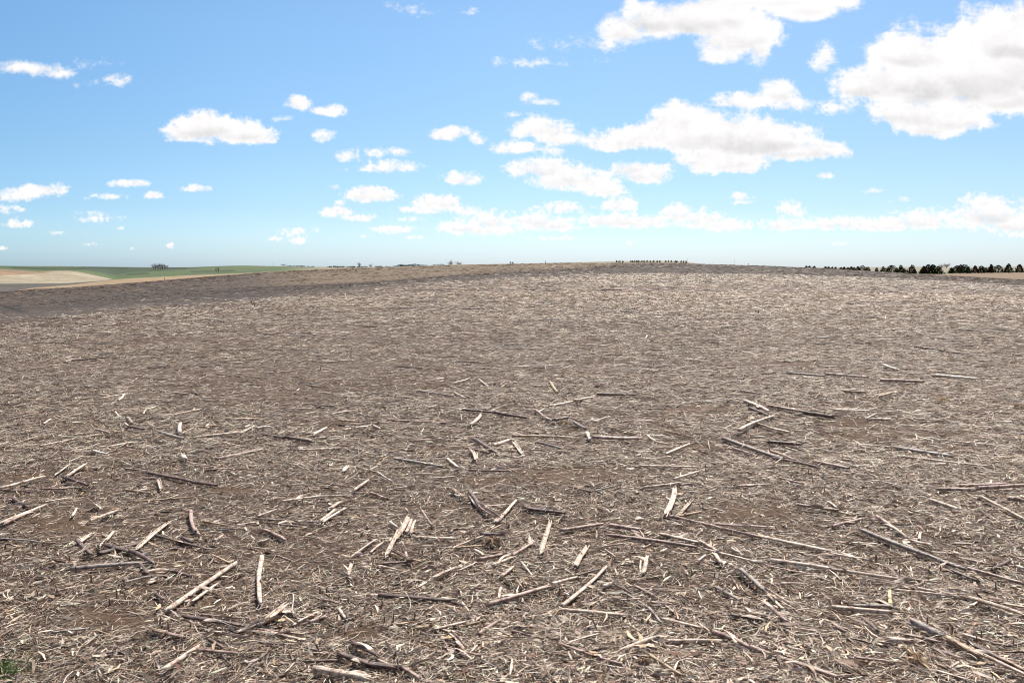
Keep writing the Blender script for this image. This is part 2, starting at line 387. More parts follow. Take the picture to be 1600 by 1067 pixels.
def col_near(X, Y, px, py, t):
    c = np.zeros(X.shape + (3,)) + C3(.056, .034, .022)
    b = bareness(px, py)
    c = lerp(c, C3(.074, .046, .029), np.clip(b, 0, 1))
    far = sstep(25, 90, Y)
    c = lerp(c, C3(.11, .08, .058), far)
    e = sstep(.82, .99, t)
    c = lerp(c, C3(.055, .039, .031), e * .8)
    n = fbm(X / .55, Y / .5, 3, 2); n2 = fbm(X / 4.5, Y / 2.8, 3, 6)
    cov = (sstep(.25, .5, n) * .45 + .55) * (.42 + .58 * sstep(.32, .6, n2)) * (1 - .7 * b) * (1 - e)
    return np.concatenate([c, cov[..., None]], -1)
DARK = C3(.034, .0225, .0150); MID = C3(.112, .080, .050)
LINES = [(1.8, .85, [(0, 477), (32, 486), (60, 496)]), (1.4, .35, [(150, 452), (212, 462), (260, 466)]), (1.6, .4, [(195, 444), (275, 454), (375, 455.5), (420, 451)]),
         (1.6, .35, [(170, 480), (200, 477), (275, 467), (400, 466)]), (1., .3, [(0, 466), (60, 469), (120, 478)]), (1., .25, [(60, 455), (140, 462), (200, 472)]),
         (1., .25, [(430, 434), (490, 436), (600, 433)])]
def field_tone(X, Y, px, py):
    # light upper slope, dark hollow
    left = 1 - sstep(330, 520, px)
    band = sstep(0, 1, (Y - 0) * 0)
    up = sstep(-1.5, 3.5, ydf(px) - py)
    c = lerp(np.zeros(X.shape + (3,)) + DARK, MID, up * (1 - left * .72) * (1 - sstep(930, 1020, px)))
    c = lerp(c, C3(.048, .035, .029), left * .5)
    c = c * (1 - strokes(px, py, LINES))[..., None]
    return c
def col_dark(X, Y, px, py, t): 
    c = field_tone(X, Y, px, py)
    e = 1 - sstep(0, .12, t)
    return lerp(c, C3(.075, .056, .045), e * .6)
def col_mid(X, Y, px, py, t):
    c = field_tone(X, Y, px, py)
    return c
def col_strip(X, Y, px, py, t):
    c = np.zeros(X.shape + (3,)) + C3(.21, .148, .088)
    c = lerp(c, C3(.18, .15, .10), sstep(420, 520, px) * (1 - sstep(1300, 1420, px)))
    c = lerp(c, C3(.135, .088, .054), sstep(1300, 1420, px))
    return c
def col_pale(X, Y, px, py, t):
    return np.zeros(X.shape + (3,)) + C3(.14, .12, .11) if False else lerp(
        np.zeros(X.shape + (3,)) + C3(.065, .056, .046), C3(.065, .105, .035), sstep(170, 185, px))
def green(X, Y, px, py):
    g = np.zeros(X.shape + (3,)) + C3(.060, .080, .031)
    n = fbm(X / 160, Y / 260, 3, 4)
    g = lerp(g, C3(.034, .048, .024), sstep(.5, .66, n))
    g = g * (1 - strokes(px, py, [(1.3, .55, [(230, 427), (200, 429), (215, 428)]), (1., .6, [(300, 424.5), (335, 424), (365, 423)]), (.9, .65, [(250, 419.3), (290, 419)]),
                                 (1.3, .45, [(20, 418.5), (60, 420.5), (100, 421.5), (130, 420)]), (.8, .5, [(130, 417.8), (200, 419.2)])]))[..., None]
    dry = sstep(430, 520, px) 
    return lerp(g, C3(.16, .137, .095), dry)
def col_pale2(X, Y, px, py, t):
    pale = np.zeros(X.shape + (3,)) + C3(.215, .180, .125)
    orange = sstep(0, 1.2, (431.5 - .055 * px) - py)
    pale = lerp(pale, C3(.17, .115, .07), orange * (1 - sstep(60, 90, px)))
    return lerp(pale, green(X, Y, px, py), sstep(176, 180, px))
def col_green(X, Y, px, py, t): return green(X, Y, px, py)
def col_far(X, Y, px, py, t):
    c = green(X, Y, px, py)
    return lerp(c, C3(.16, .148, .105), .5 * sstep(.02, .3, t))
def col_far2(X, Y, px, py, t): return np.zeros(X.shape + (3,)) + C3(.15,.155,.13)
M_soil = soil_material(); M_slope = slope_material(); M_grass = grass_material('dry_grass', .5, .25); M_pale = grass_material('pale_stubble', .035, .3); M_green = grass_material('young_crop', .03, .22)
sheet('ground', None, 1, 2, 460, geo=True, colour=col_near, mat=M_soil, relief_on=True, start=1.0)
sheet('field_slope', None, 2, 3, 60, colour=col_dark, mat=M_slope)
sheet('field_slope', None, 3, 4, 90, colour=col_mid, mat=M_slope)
sheet('grass_strip', None, 4, 5, 24, colour=col_strip, mat=M_grass)
sheet('lower_field', None, 5, 6, 16, colour=col_pale, mat=M_pale)
sheet('pale_field', None, 6, 7, 40, colour=col_pale2, mat=M_pale)
sheet('green_field', None, 7, 8, 60, colour=col_green, mat=M_green)
sheet('far_hills', None, 8, 9, 30, colour=col_far, mat=M_green)
sheet('far_plain', None, 9, 10, 12, colour=col_far2, mat=M_green)

# ------------------------------------------------------------------ residue: chaff, leaf shreds and straw (beyond counting)
PAL = np.array([(.80, .68, .575), (.56, .44, .35), (.39, .335, .29), (.19, .125, .085), (.24, .14, .10), (.06, .04, .03), (.64, .49, .31)]) * np.array([1.06, .97, .895])
def palette(n, wts, r=rng):
    wts = np.array(wts, float); k = r.choice(len(PAL), n, p=wts / wts.sum())
    c = PAL[k] * r.uniform(.75, 1.2, (n, 1)) * (1 + r.normal(0, .03, (n, 3)))
    return np.clip(c, .02, .8)
def residue_cover(X, Y):
    """how much of the soil the residue hides: clumps, drifts and bare patches"""
    px, py = proj(X, Y, base_height(X, Y))
    n = fbm(X / .55, Y / .5, 3, 2); n2 = fbm(X / 4.5, Y / 2.8, 3, 6)
    c = sstep(.25, .5, n) * .42 + .58
    c *= .44 + .56 * sstep(.33, .6, n2)
    c *= 1 - .74 * bareness(px, py)
    g = (X / np.maximum(Y + Y0, .05) + 1.5) / 3 * 3000
    t = Y / np.interp(np.clip(g, 0, 3000), np.arange(3001), KD[2])
    c *= (1 - sstep(.78, 1.0, t)) * .95 + .05 * (1 - sstep(1., 1.5, t)) * (X < .1 * Y)
    c *= .7 + .3 * sstep(-.5, .25, X / (Y + 2))
    return c
def slope_cover(X, Y):
    g = np.clip((X / np.maximum(Y + Y0, .05) + 1.5) / 3 * 3000, 0, 3000); k = np.arange(3001)
    return ((Y > np.interp(g, k, KD[2]) * .97) & (Y < np.interp(g, k, KD[4]))) * (.35 + .65 * sstep(.35, .65, fbm(X / 14, Y / 30, 3, 3)))
def strips(n, y0, y1, Lr, Wr, seg, wts, curl, lift, ybias=0., yaw_x=0., tilt=.12, spread=.74, cover=None, szY=0):
    r = rng
    Y = y0 * (y1 / y0) ** r.random(n) if ybias == 0 else y0 + (y1 - y0) * r.random(n) ** ybias
    X = r.uniform(-1, 1, n) * (Y * spread + 1.9)
    keep = r.random(n) < (residue_cover(X, Y) if cover is None else slope_cover(X, Y))
    X, Y = X[keep], Y[keep]; n = len(X)
    yaw = r.uniform(0, math.pi, n)
    ax = r.random(n) < yaw_x
    yaw = np.where(ax, r.normal(.0, .32, n), yaw)
    Ln = Lr[0] * (Lr[1] / Lr[0]) ** r.random(n); Wd = Wr[0] * (Wr[1] / Wr[0]) ** (r.random(n) ** 1.3)
    if szY: Ln *= Y / szY; Wd *= Y / szY; lift = lift * Y / szY
    cu = r.normal(0, curl, n); roll = r.normal(0, .7, n); up = r.random(n) ** 1.5 * lift * 2; tl = r.normal(0, tilt, n) * Ln
    arch = r.normal(0, .06, n) * Ln
    s = np.linspace(-.5, .5, seg + 1)
    V = np.zeros((n, seg + 1, 2, 3), np.float32)
    dx, dy = np.cos(yaw), np.sin(yaw)
    for i, q in enumerate(s):
        bx = X + dx * q * Ln - dy * cu * Ln * q * q * 2; by = Y + dy * q * Ln + dx * cu * Ln * q * q * 2
        gz = height(bx, by)
        z = np.maximum(gz + .002, gz + up + tl * q + .35 * arch * (1 - 4 * q * q) + .003)
        wd = Wd * (1 - .6 * (2 * abs(q)) ** 2) * .5
        hx, hy, hz = -dy * np.cos(roll) * wd, dx * np.cos(roll) * wd, np.sin(roll) * wd
        V[:, i, 0] = np.stack([bx - hx, by - hy, z - hz], -1); V[:, i, 1] = np.stack([bx + hx, by + hy, z + hz], -1)
    idx = np.arange(n * (seg + 1) * 2).reshape(n, seg + 1, 2)
    Fc = np.stack([idx[:, :-1, 0], idx[:, 1:, 0], idx[:, 1:, 1], idx[:, :-1, 1]], -1).reshape(-1, 4)
    c = palette(n, wts) * (np.array([.45, .38, .32]) if cover else 1.)
    # more bleached to the right; near strips darkened, shade of gaps painted into colour
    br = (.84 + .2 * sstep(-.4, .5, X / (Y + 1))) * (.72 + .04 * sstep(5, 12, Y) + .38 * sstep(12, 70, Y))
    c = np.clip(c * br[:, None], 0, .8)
    c = np.repeat(c, (seg + 1) * 2, 0)
    return V.reshape(-1, 3), Fc, c
def residue_material():
    m, t, b = new_mat('residue')
    base = attr(t); n = noise(t, 45, 3, .7)
    v = mixc(t, 1., base, mixc(t, maprange(t, n, .3, .7), (.7,) * 3, (1.25,) * 3), 'MULTIPLY')
    t.links.new(v, b.inputs['Base Color']); b.inputs['Roughness'].default_value = .6; b.inputs['Specular IOR Level'].default_value = .35
    return m
M_res = residue_material()
QUAL = 1.0
def build_residue(name, label, specs):
    Vs, Fs, Cs, off = [], [], [], 0
    for sp in specs:
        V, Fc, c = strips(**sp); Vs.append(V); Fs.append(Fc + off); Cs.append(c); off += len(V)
    o = link(name, np_mesh(name, np.concatenate(Vs), np.concatenate(Fs), np.concatenate(Cs)), M_res)
    tag(o, label, 'residue', kind='stuff'); return o
W1 = (.30, .20, .20, .14, .05, .14, .03); W2 = (.45, .24, .10, .09, .05, .13, .02)
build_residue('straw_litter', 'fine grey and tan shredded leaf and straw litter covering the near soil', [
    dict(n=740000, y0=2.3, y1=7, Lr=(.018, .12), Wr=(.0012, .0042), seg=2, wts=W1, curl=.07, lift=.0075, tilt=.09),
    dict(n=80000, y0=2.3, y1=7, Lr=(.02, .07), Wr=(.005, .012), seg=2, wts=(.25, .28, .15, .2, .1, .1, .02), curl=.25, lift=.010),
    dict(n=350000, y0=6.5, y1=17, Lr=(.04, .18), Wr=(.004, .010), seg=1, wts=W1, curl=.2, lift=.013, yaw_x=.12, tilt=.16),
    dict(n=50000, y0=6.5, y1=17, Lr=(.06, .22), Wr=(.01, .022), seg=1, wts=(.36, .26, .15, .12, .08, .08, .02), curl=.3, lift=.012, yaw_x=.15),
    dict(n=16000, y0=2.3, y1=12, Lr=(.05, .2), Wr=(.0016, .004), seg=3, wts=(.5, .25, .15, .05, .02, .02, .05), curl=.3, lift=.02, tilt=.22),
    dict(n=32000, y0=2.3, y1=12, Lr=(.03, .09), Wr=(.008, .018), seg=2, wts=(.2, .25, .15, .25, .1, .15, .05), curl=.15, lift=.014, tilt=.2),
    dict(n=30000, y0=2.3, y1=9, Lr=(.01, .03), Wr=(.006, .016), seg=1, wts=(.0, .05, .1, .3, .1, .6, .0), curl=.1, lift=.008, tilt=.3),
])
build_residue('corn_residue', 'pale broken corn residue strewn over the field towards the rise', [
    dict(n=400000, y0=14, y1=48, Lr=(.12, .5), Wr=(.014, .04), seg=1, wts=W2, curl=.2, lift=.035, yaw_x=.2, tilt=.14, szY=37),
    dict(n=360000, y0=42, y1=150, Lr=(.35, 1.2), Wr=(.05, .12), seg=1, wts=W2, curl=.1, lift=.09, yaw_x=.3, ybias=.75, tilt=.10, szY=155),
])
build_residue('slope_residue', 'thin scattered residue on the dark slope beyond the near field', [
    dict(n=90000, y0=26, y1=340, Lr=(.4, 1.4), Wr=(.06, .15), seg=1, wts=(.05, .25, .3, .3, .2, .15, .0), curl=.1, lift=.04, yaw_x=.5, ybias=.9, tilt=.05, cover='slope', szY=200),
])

# ------------------------------------------------------------------ corn stalks
def stalk_material(name, c1, c2, ring):
    m, t, b = new_mat(name)
    oi = t.nodes.new('ShaderNodeObjectInfo').outputs['Random']
    streak = noise(t, 1, 4, .65, stretch=(5, 130, 130)); blot = noise(t, 22, 6, .7); fine = noise(t, 1, 3, .7, stretch=(40, 420, 420))
    v = mixc(t, maprange(t, streak, .3, .68), c1, c2)
    v = mixc(t, maprange(t, blot, .48, .66), v, ring)
    v = mixc(t, 1., v, mixc(t, maprange(t, fine, .3, .7), (.78,) * 3, (1.18,) * 3), 'MULTIPLY')
    v = mixc(t, 1., v, mixc(t, oi, (.84, .82, .8), (1.12, 1.1, 1.08)), 'MULTIPLY')
    at = t.nodes.new('ShaderNodeAttribute'); at.attribute_name = 'col'
    v = mixc(t, math_node('SUBTRACT', 1, at.outputs['Fac'], t), v, ring)
    t.links.new(v, b.inputs['Base Color']); b.inputs['Roughness'].default_value = .48; b.inputs['Specular IOR Level'].default_value = .45
    bp = t.nodes.new('ShaderNodeBump'); bp.inputs['Strength'].default_value = .9; bp.inputs['Distance'].default_value = .004
    t.links.new(math_node('ADD', streak, fine, t), bp.inputs['Height']); t.links.new(bp.outputs[0], b.inputs['Normal'])
    return m
MS = {'b': stalk_material('stalk_bleached', (.74, .63, .53), (.56, .45, .36), (.28, .17, .12)),
      'p': stalk_material('stalk_pinkish', (.52, .39, .33), (.36, .25, .205), (.16, .09, .07)),
      't': stalk_material('stalk_tan', (.52, .40, .26), (.36, .25, .15), (.17, .10, .06)),
      'g': stalk_material('stalk_grey', (.40, .345, .31), (.27, .225, .20), (.12, .09, .075)),
      'd': stalk_material('stalk_dark', (.23, .155, .13), (.13, .085, .072), (.07, .042, .035)),
      'y': stalk_material('stalk_yellow', (.78, .72, .34), (.66, .58, .30), (.4, .3, .15))}
def stalk_geom(Ln, R, r, split=False, sides=9, bend=0., ncap=True):
    """stalk along local +X: joints, taper, kinks, torn ends. returns verts, faces, col"""
    step = max(.02, min(.05, Ln / 8)); nodes = []
    q = r.uniform(.02, .12)
    while q < Ln: nodes.append(q); q += r.uniform(.10, .17)
    xs = set(np.linspace(0, Ln, max(4, int(Ln / step) + 1)))
    for q in nodes:
        for e in (-.009, -.003, .003, .009):
            if 0 < q + e < Ln: xs.add(q + e)
    xs = sorted(xs)
    flat = r.uniform(.7, .95); kx = r.uniform(.3, .7) * Ln; kink = r.normal(0, .035) * (1 if Ln > .2 else .3)
    wob = [(r.normal(0, .03 * R * 8), r.uniform(2, 7) / Ln, r.uniform(0, 6)) for _ in range(2)]
    roll = r.uniform(-.5, .5) + (math.pi / 2 if r.random() < .5 else -math.pi / 2)
    if split: angs = np.linspace(roll - 1.75, roll + 1.75, 7)
    rings, cols = [], []
    rough = r.normal(0, .10, (sides if not split else 14,))
    for i, x in enumerate(xs):
        f = x / Ln
        rad = R * (1 - .22 * f)
        nd = min([abs(x - q) for q in nodes] + [9])
        c = 1.0
        if nd < .008: rad *= 1.17; c = .25
        elif nd < .03: c = .8
        if i in (0, len(xs) - 1): rad *= .9 
        y = bend * Ln * (f - f * f) * 2 + (abs(x - kx) * -kink if kink else 0) * .5 + wob[0][0] * math.sin(x * wob[0][1] + wob[0][2]) * .5
        z = wob[1][0] * .3 * math.sin(x * wob[1][1] + wob[1][2])
        ring = []
        if not split:
            for k in range(sides):
                a = 2 * math.pi * k / sides
                rr = rad * (1 + rough[k] + r.normal(0, .025))
                jx = r.normal(0, R * .95) if i in (0, len(xs) - 1) else 0
                ring.append((x + jx, y + rr * math.cos(a), z + rr * math.sin(a) * flat))
        else:
            for k, a in enumerate(list(angs) + list(angs[::-1])):
                rr = rad * (1.05 if k < 7 else .78) * (1 + rough[k] * .5)
                jx = r.normal(0, R * 1.3) if i in (0, len(xs) - 1) else 0
                ring.append((x + jx, y + rr * math.cos(a), z + rr * math.sin(a) * .8 - (.3 * R * math.sin(roll))))
        rings.append(ring); cols += [c] * len(ring)
    n = len(rings[0]); V = [v for rg in rings for v in rg]; Fc = []
    if Ln > .04:                       # torn fibres sticking out of the broken ends
        for i, sg in ((0, -1), (len(rings) - 1, 1)):
            for _ in range(r.integers(1, 5)):
                k = int(r.integers(0, n)); a_, b2 = np.array(rings[i][k]), np.array(rings[i][(k + 1) % n]); ln_ = R * r.uniform(1., 5.)
                m1 = (a_ + b2) / 2 + (sg * ln_ * .55, r.normal(0, R * .3), r.normal(0, R * .25)); m2 = m1 + (sg * ln_ * .45, r.normal(0, R * .5), -abs(r.normal(0, R * .3)))
                b0 = len(V); V += [tuple(a_), tuple(b2), tuple(m1 + (0, R * .14, R * .1)), tuple(m1 - (0, R * .14, 0)), tuple(m2)]; cols += [1., 1., 1.1, 1.1, 1.1]
                Fc += [(b0, b0 + 1, b0 + 2, b0 + 3), (b0 + 3, b0 + 2, b0 + 4)]
    for i in range(len(rings) - 1):
        for k in range(n):
            a, b_ = i * n + k, i * n + (k + 1) % n
            Fc.append((a, b_, b_ + n, a + n))
    # ends: a shallow sunken pith cap
    for e, (i, sg) in enumerate(((0, 1), (len(rings) - 1, -1))):
        base = i * n
        if split:
            for k in range(6): 
                f_ = (base + k, base + k + 1, base + 12 - k, base + 13 - k)
                Fc.append(f_ if sg < 0 else f_[::-1])
        else:
            cen = np.mean(rings[i], 0) + (sg * R * .5, 0, 0); ci = len(V); V.append(tuple(cen)); cols.append(.55)
            for k in range(0, n):
                a, b_ = base + k, base + (k + 1) % n
                Fc.append((ci, b_, a, a) if sg > 0 else (ci, a, b_, b_))
    return np.array(V), Fc, np.array(cols)
def poly_mesh(name, V, Fc, cols, smooth=True):
    me = bpy.data.meshes.new(name)
    me.from_pydata([tuple(v) for v in V], [], [tuple(dict.fromkeys(f)) for f in Fc])
    if cols is not None:
        a = me.color_attributes.new('col', 'FLOAT_COLOR', 'POINT')
        c = np.ones((len(V), 4), np.float32); c[:, :3] = np.array(cols).reshape(len(V), -1)
        a.data.foreach_set('color', c.ravel())
    if smooth: me.shade_smooth()
    return me
def frame_from(P, Q):
    d = (Q - P).normalized(); up = Vector((0, 0, 1)); s = up.cross(d).normalized(); u = d.cross(s)
    M = Matrix((d, s, u)).transposed().to_4x4(); M.translation = P; return M
STALKS = []
def parse_stalks(txt):
    for e in txt.split():
        a = e.split(',')
        STALKS.append((float(a[0]), float(a[1]), float(a[2]), float(a[3]), float(a[4]), a[5], a[6] if len(a) > 6 else ''))
parse_stalks("""5,825,70,795,6,p 140,820,185,802,5,b 113,812,120,800,4,b 129,852,147,838,6,b 157,859,179,835,6,b,s 120,849,144,872,7,d 163,857,205,868,8,d 203,866,240,886,8,d
152,872,220,854,8,d 215,862,265,820,7,b,n 243,842,325,863,5,d 110,895,225,885,7,g 267,896,298,905,7,d 236,928,256,942,6,d 262,962,370,885,9,b 300,948,343,915,7,b,s 308,915,345,935,4,t
298,805,306,838,7,p 305,832,312,843,6,p 290,970,380,985,9,d 240,991,287,1002,9,p,s 332,996,390,1007,8,p,s 367,995,412,977,8,b 257,1056,310,1020,10,b,s 310,1021,378,1026,6,p 325,1005,352,1020,6,d
150,1043,158,1059,4,b 80,994,140,986,4,g 153,991,178,1000,3,t 165,1007,187,999,3,b 0,846,62,851,4,g 0,890,38,886,3,g 288,847,302,853,7,d 197,916,232,907,6,g,s 315,965,400,972,4,p 150,1026,178,1025,5,d
220,886,232,902,6,d 318,819,354,826,4,t 338,832,368,830,3,g 368,825,400,820,4,b 190,1050,222,1055,3,t 221,864,240,880,5,d 345,1025,360,1044,4,d 300,979,325,986,4,d 333,872,362,885,4,t
400,814,500,820,4,d 402,812,432,801,4,b 420,821,480,828,4,d 415,834,445,848,8,p,n 402,853,421,847,5,b 502,818,523,800,7,b,s 505,822,538,801,6,b,s 605,872,622,830,9,b 626,838,638,815,10,b,s 634,838,642,817,7,b 641,839,648,818,6,b
610,823,621,831,6,b 660,802,678,828,5,p 615,868,638,879,8,p,s 550,875,585,850,6,b,s 578,868,598,852,5,b 549,885,545,902,7,b,s 650,844,710,846,6,b 710,861,754,842,6,b 752,840,785,841,7,d 712,861,755,857,4,t
735,775,748,797,8,d,s 748,797,773,815,11,p,s 785,810,805,787,7,b 773,822,785,811,7,b 590,886,645,881,5,d 590,889,620,896,5,b 675,910,715,892,8,b,s 716,896,738,886,4,b 742,867,755,876,8,b 745,881,785,872,7,p 770,888,802,874,6,b
783,907,802,891,8,b,s 408,878,403,950,9,b 592,936,708,945,9,d 705,945,735,955,6,d 722,947,732,960,5,b 712,963,752,963,5,b 762,951,858,922,9,p 505,942,530,948,5,p 507,953,530,951,5,d 530,957,540,972,6,b 482,979,511,969,7,p
423,972,447,952,11,b,s 400,985,415,976,8,g 422,994,473,1006,8,b 405,989,475,996,5,p 405,1009,445,1012,5,d 465,979,498,962,5,b 482,1018,530,1032,6,p 482,1039,528,1037,6,d 548,1011,590,1035,9,d,s 530,1031,577,1048,13,d 575,1047,619,1050,12,d
495,1055,575,1067,12,b 625,1047,655,1065,7,p 590,1037,612,1047,5,b 692,1018,752,1030,6,p 735,1025,745,1013,5,b 752,1035,772,1048,4,g 678,991,727,979,6,b 643,984,672,972,5,g 728,986,757,981,8,t,s 650,987,675,984,8,t,s 747,997,780,975,7,p
670,997,695,997,4,g 703,995,725,1017,9,b,s 780,990,800,1000,5,g 728,1052,760,1046,3,b 444,1057,460,1040,3,b 455,960,458,932,3,b 780,940,783,924,5,b 653,922,665,916,7,b,s
845,871,860,820,9,b,s 800,875,838,852,6,p 876,834,940,824,7,p 950,828,1005,835,8,p,n 940,860,972,856,6,b 941,858,966,850,4,t 945,863,962,875,5,p 952,841,1090,860,7,p 1032,839,1093,853,7,b,n 1093,849,1122,867,7,b 1100,862,1200,887,5,b
1142,862,1156,869,6,b 1045,812,1186,845,8,p 1186,845,1308,869,8,b 1295,869,1358,879,5,b 1043,809,1055,768,10,b,s 1058,812,1080,787,7,b 1118,824,1200,829,5,p 900,890,917,860,10,b,s 1000,900,1001,880,5,b 1006,900,1012,873,7,b,s 881,955,948,893,9,b
877,958,975,967,8,b 862,920,902,908,7,b 898,905,938,893,4,d 942,922,956,916,9,b,s 993,921,1022,936,6,p 1000,925,1045,925,4,p 943,908,985,930,4,d 973,928,1015,955,4,g 1013,954,1032,978,5,g 960,943,1000,940,4,p 1017,945,1050,949,5,p
1118,922,1158,944,7,g 1157,897,1195,931,9,g 1195,930,1237,957,9,b,s 1142,961,1200,970,8,b,s 1140,965,1190,974,7,d 1035,972,1095,986,6,b 1112,992,1172,1018,10,p 1172,1018,1310,1067,10,p 1040,1008,1128,1007,8,b 972,1020,1025,1000,8,b,s
985,1010,1027,996,7,g,s 800,985,838,984,5,p 800,991,850,1003,5,p 873,1012,970,1044,7,p 885,1010,935,995,4,b 1015,1030,1067,1062,6,t 950,1047,975,1051,4,b 815,881,831,902,4,b 825,800,882,806,6,d 1062,811,1097,804,5,t 1090,881,1102,872,4,b
1118,875,1127,887,9,b,s 1347,837,1462,880,9,g 1462,880,1510,895,8,g 1508,892,1600,917,7,p 1482,896,1528,913,6,d 1203,880,1293,893,8,b 1297,894,1408,910,6,b 1407,909,1465,914,4,p 1348,909,1433,924,6,b 1433,923,1462,930,4,b 1400,927,1500,936,4,b
1503,939,1600,967,9,b 1570,950,1600,956,5,b 1332,953,1393,953,7,g 1303,956,1394,964,9,b 1391,952,1390,928,6,y 1347,971,1372,992,6,d 1200,935,1222,957,7,b 1200,954,1228,977,7,p 1388,1008,1427,1010,11,b 1375,1010,1392,1012,5,d 1417,998,1471,1010,6,p
1427,981,1475,1004,12,g 1475,1004,1530,1033,12,t 1530,1033,1600,1066,12,b 1512,1010,1562,1035,9,d,s 1562,1035,1600,1053,8,p 1457,1020,1505,1035,6,p 1502,997,1543,1008,6,b 1550,1010,1575,1015,6,d 1575,1015,1597,1011,5,d 1337,1034,1398,1040,6,p
1302,982,1320,994,8,p 1370,811,1420,846,6,b 1300,827,1347,815,6,p 1262,810,1285,816,4,b 1288,800,1332,810,4,t 1530,783,1600,818,8,b 1490,854,1518,855,5,b 1332,852,1372,854,4,b 1350,834,1375,838,3,b 1220,916,1257,916,4,b 1497,875,1545,886,4,p
1550,895,1578,881,6,d 1590,893,1600,896,7,b 1488,1046,1498,1040,5,b 1415,1018,1450,1050,7,t,s 1462,1055,1508,1067,5,b 1200,888,1268,901,3,p 1436,848,1438,838,5,b 1425,854,1455,860,8,b,s""")
parse_stalks("""100,568,115,565,3,b 113,567,170,562,3,d 63,700,157,681,3,b 18,698,58,685,3,b 151,675,171,680,4,p 195,665,201,671,4,b 201,672,223,675,5,d 199,659,207,667,5,p 223,650,228,643,3,b 228,643,243,638,3,b 157,625,197,618,3,b
185,629,194,620,4,b 249,679,286,689,5,g 282,685,283,670,6,b 304,688,378,680,5,b 378,680,400,668,4,b 354,659,402,658,5,t 291,672,357,667,2.5,t 273,651,315,642,3,b 339,722,412,706,6,p 231,743,300,757,6,d 300,757,338,762,6,d 223,752,255,751,4,d
194,735,228,739,3,p 247,755,253,770,7,b 0,768,68,750,5,b 56,755,79,752,3,b 87,746,108,730,4,b,s 105,751,134,730,6,b 100,751,139,765,6,d 64,769,105,769,5,p 0,771,42,772,4,d 71,788,110,782,4,b 194,769,241,775,4,t 207,788,302,780,4,t
0,824,70,795,5,b 146,709,168,714,4,b 168,702,205,695,3,b 286,720,290,727,7,b,s 323,738,362,735,3,p 68,666,79,658,3,b 181,647,189,655,3,b 150,793,157,800,6,b 16,782,45,797,6,d,s
518,651,544,646,4,b 557,649,584,654,3,g 489,637,521,639,3,d 443,643,487,641,2.5,b 605,659,704,664,3,p 647,656,678,654,3,p 491,684,508,675,5,b 534,676,573,671,4,b 497,687,531,685,3,b 410,683,445,688,5,d 445,688,487,695,5,d 466,708,531,705,4,b
639,693,765,685,4,p 584,670,595,675,5,p 531,663,560,667,6,t,s 723,645,775,650,4,d 775,650,822,659,5,d 736,670,752,653,5,b 770,701,796,692,6,b 741,692,775,712,6,d,s 731,705,767,712,4,d 737,710,744,725,7,b 618,721,691,733,6,g 699,722,715,735,7,b
492,718,542,725,3,p 560,735,589,742,4,t 589,742,613,756,4,b 648,743,676,743,3,b 676,751,710,748,4,b 615,767,634,764,4,b 555,772,576,755,6,b 555,773,580,775,5,b 580,775,607,783,6,p 442,788,500,779,5,b 500,779,544,777,4,b 704,769,725,782,7,b
733,775,749,798,6,b 754,796,790,793,5,b 817,797,883,806,6,d 515,733,519,728,6,b,s 537,740,543,732,8,b,s 515,800,531,789,8,b 711,601,732,595,3,b 749,595,763,607,3,b 652,614,707,622,3,g 710,616,729,625,3,b 400,675,418,671,4,b 497,756,544,764,4,d
731,738,794,739,4,d 932,619,994,620,4,d 858,638,892,632,5,b 896,631,929,625,4,b 837,645,850,656,5,p 850,656,863,662,5,p 860,601,871,616,5,t 866,663,887,657,6,d 897,666,915,675,5,g 918,681,922,693,7,b 925,691,1002,694,7,p 800,685,889,687,4,t
957,675,994,683,5,t 1039,677,1083,687,4,t 1013,685,1024,693,4,b 1024,693,1044,697,4,b 1155,680,1210,657,6,b 1131,689,1225,722,6,g 1131,700,1183,717,5,p 1167,662,1202,672,4,t 1165,630,1202,647,5,b 927,662,952,654,3,b 804,695,816,714,6,b,s
842,696,881,706,4,g 1041,715,1078,698,4,b 1000,731,1094,733,5,b 1055,754,1091,742,5,b 1005,769,1062,761,7,b 1062,761,1091,758,4,p 889,764,923,772,5,d 929,772,960,764,4,g 1115,726,1154,725,3,b 1165,778,1186,773,3,b 1152,763,1200,760,4,b
800,576,863,574,2.5,b 1157,614,1188,620,3,p 915,727,942,723,3,b 1230,586,1290,590,4,g 1290,589,1357,596,4,b 1376,600,1444,601,5,p 1459,590,1528,596,5,b 1200,638,1260,649,4,p 1256,649,1302,656,6,d 1305,643,1368,645,4,b 1319,616,1352,617,4,t
1373,625,1402,618,4,t 1367,659,1394,659,5,b 1355,659,1368,650,4,b 1200,672,1234,680,5,b 1200,697,1252,701,6,d 1398,704,1489,718,6,g 1415,718,1549,733,4,b 1205,708,1242,722,4,p 1273,727,1326,738,6,p 1302,721,1344,734,5,b 1465,770,1527,771,8,p
1527,771,1600,766,8,p 1500,763,1575,760,5,p 1575,785,1600,788,9,p 1247,795,1310,805,6,p 1294,788,1308,798,5,b 1216,751,1255,761,4,p 1378,757,1405,763,3,b 1452,785,1497,800,6,b 1478,552,1541,559,3,d 1381,574,1405,582,4,b 1279,575,1321,576,3,t
1489,693,1549,698,3,b 1431,660,1481,662,4,b 1170,640,1205,655,5,d 1210,720,1280,735,4,d 1430,544,1475,550,3,d 970,489,1000,490,3,d""")
TONE = {'b': 'bleached', 'p': 'brownish-pink', 't': 'tan', 'g': 'grey', 'd': 'dark brown', 'y': 'yellow'}
def ordinal(k, n):
    return ['first', 'second', 'third', 'fourth', 'fifth', 'sixth', 'seventh', 'eighth', 'ninth', 'tenth', 'eleventh', 'twelfth', 'thirteenth', 'fourteenth', 'fifteenth', 'sixteenth', 'seventeenth', 'eighteenth'][k] + ' from left'
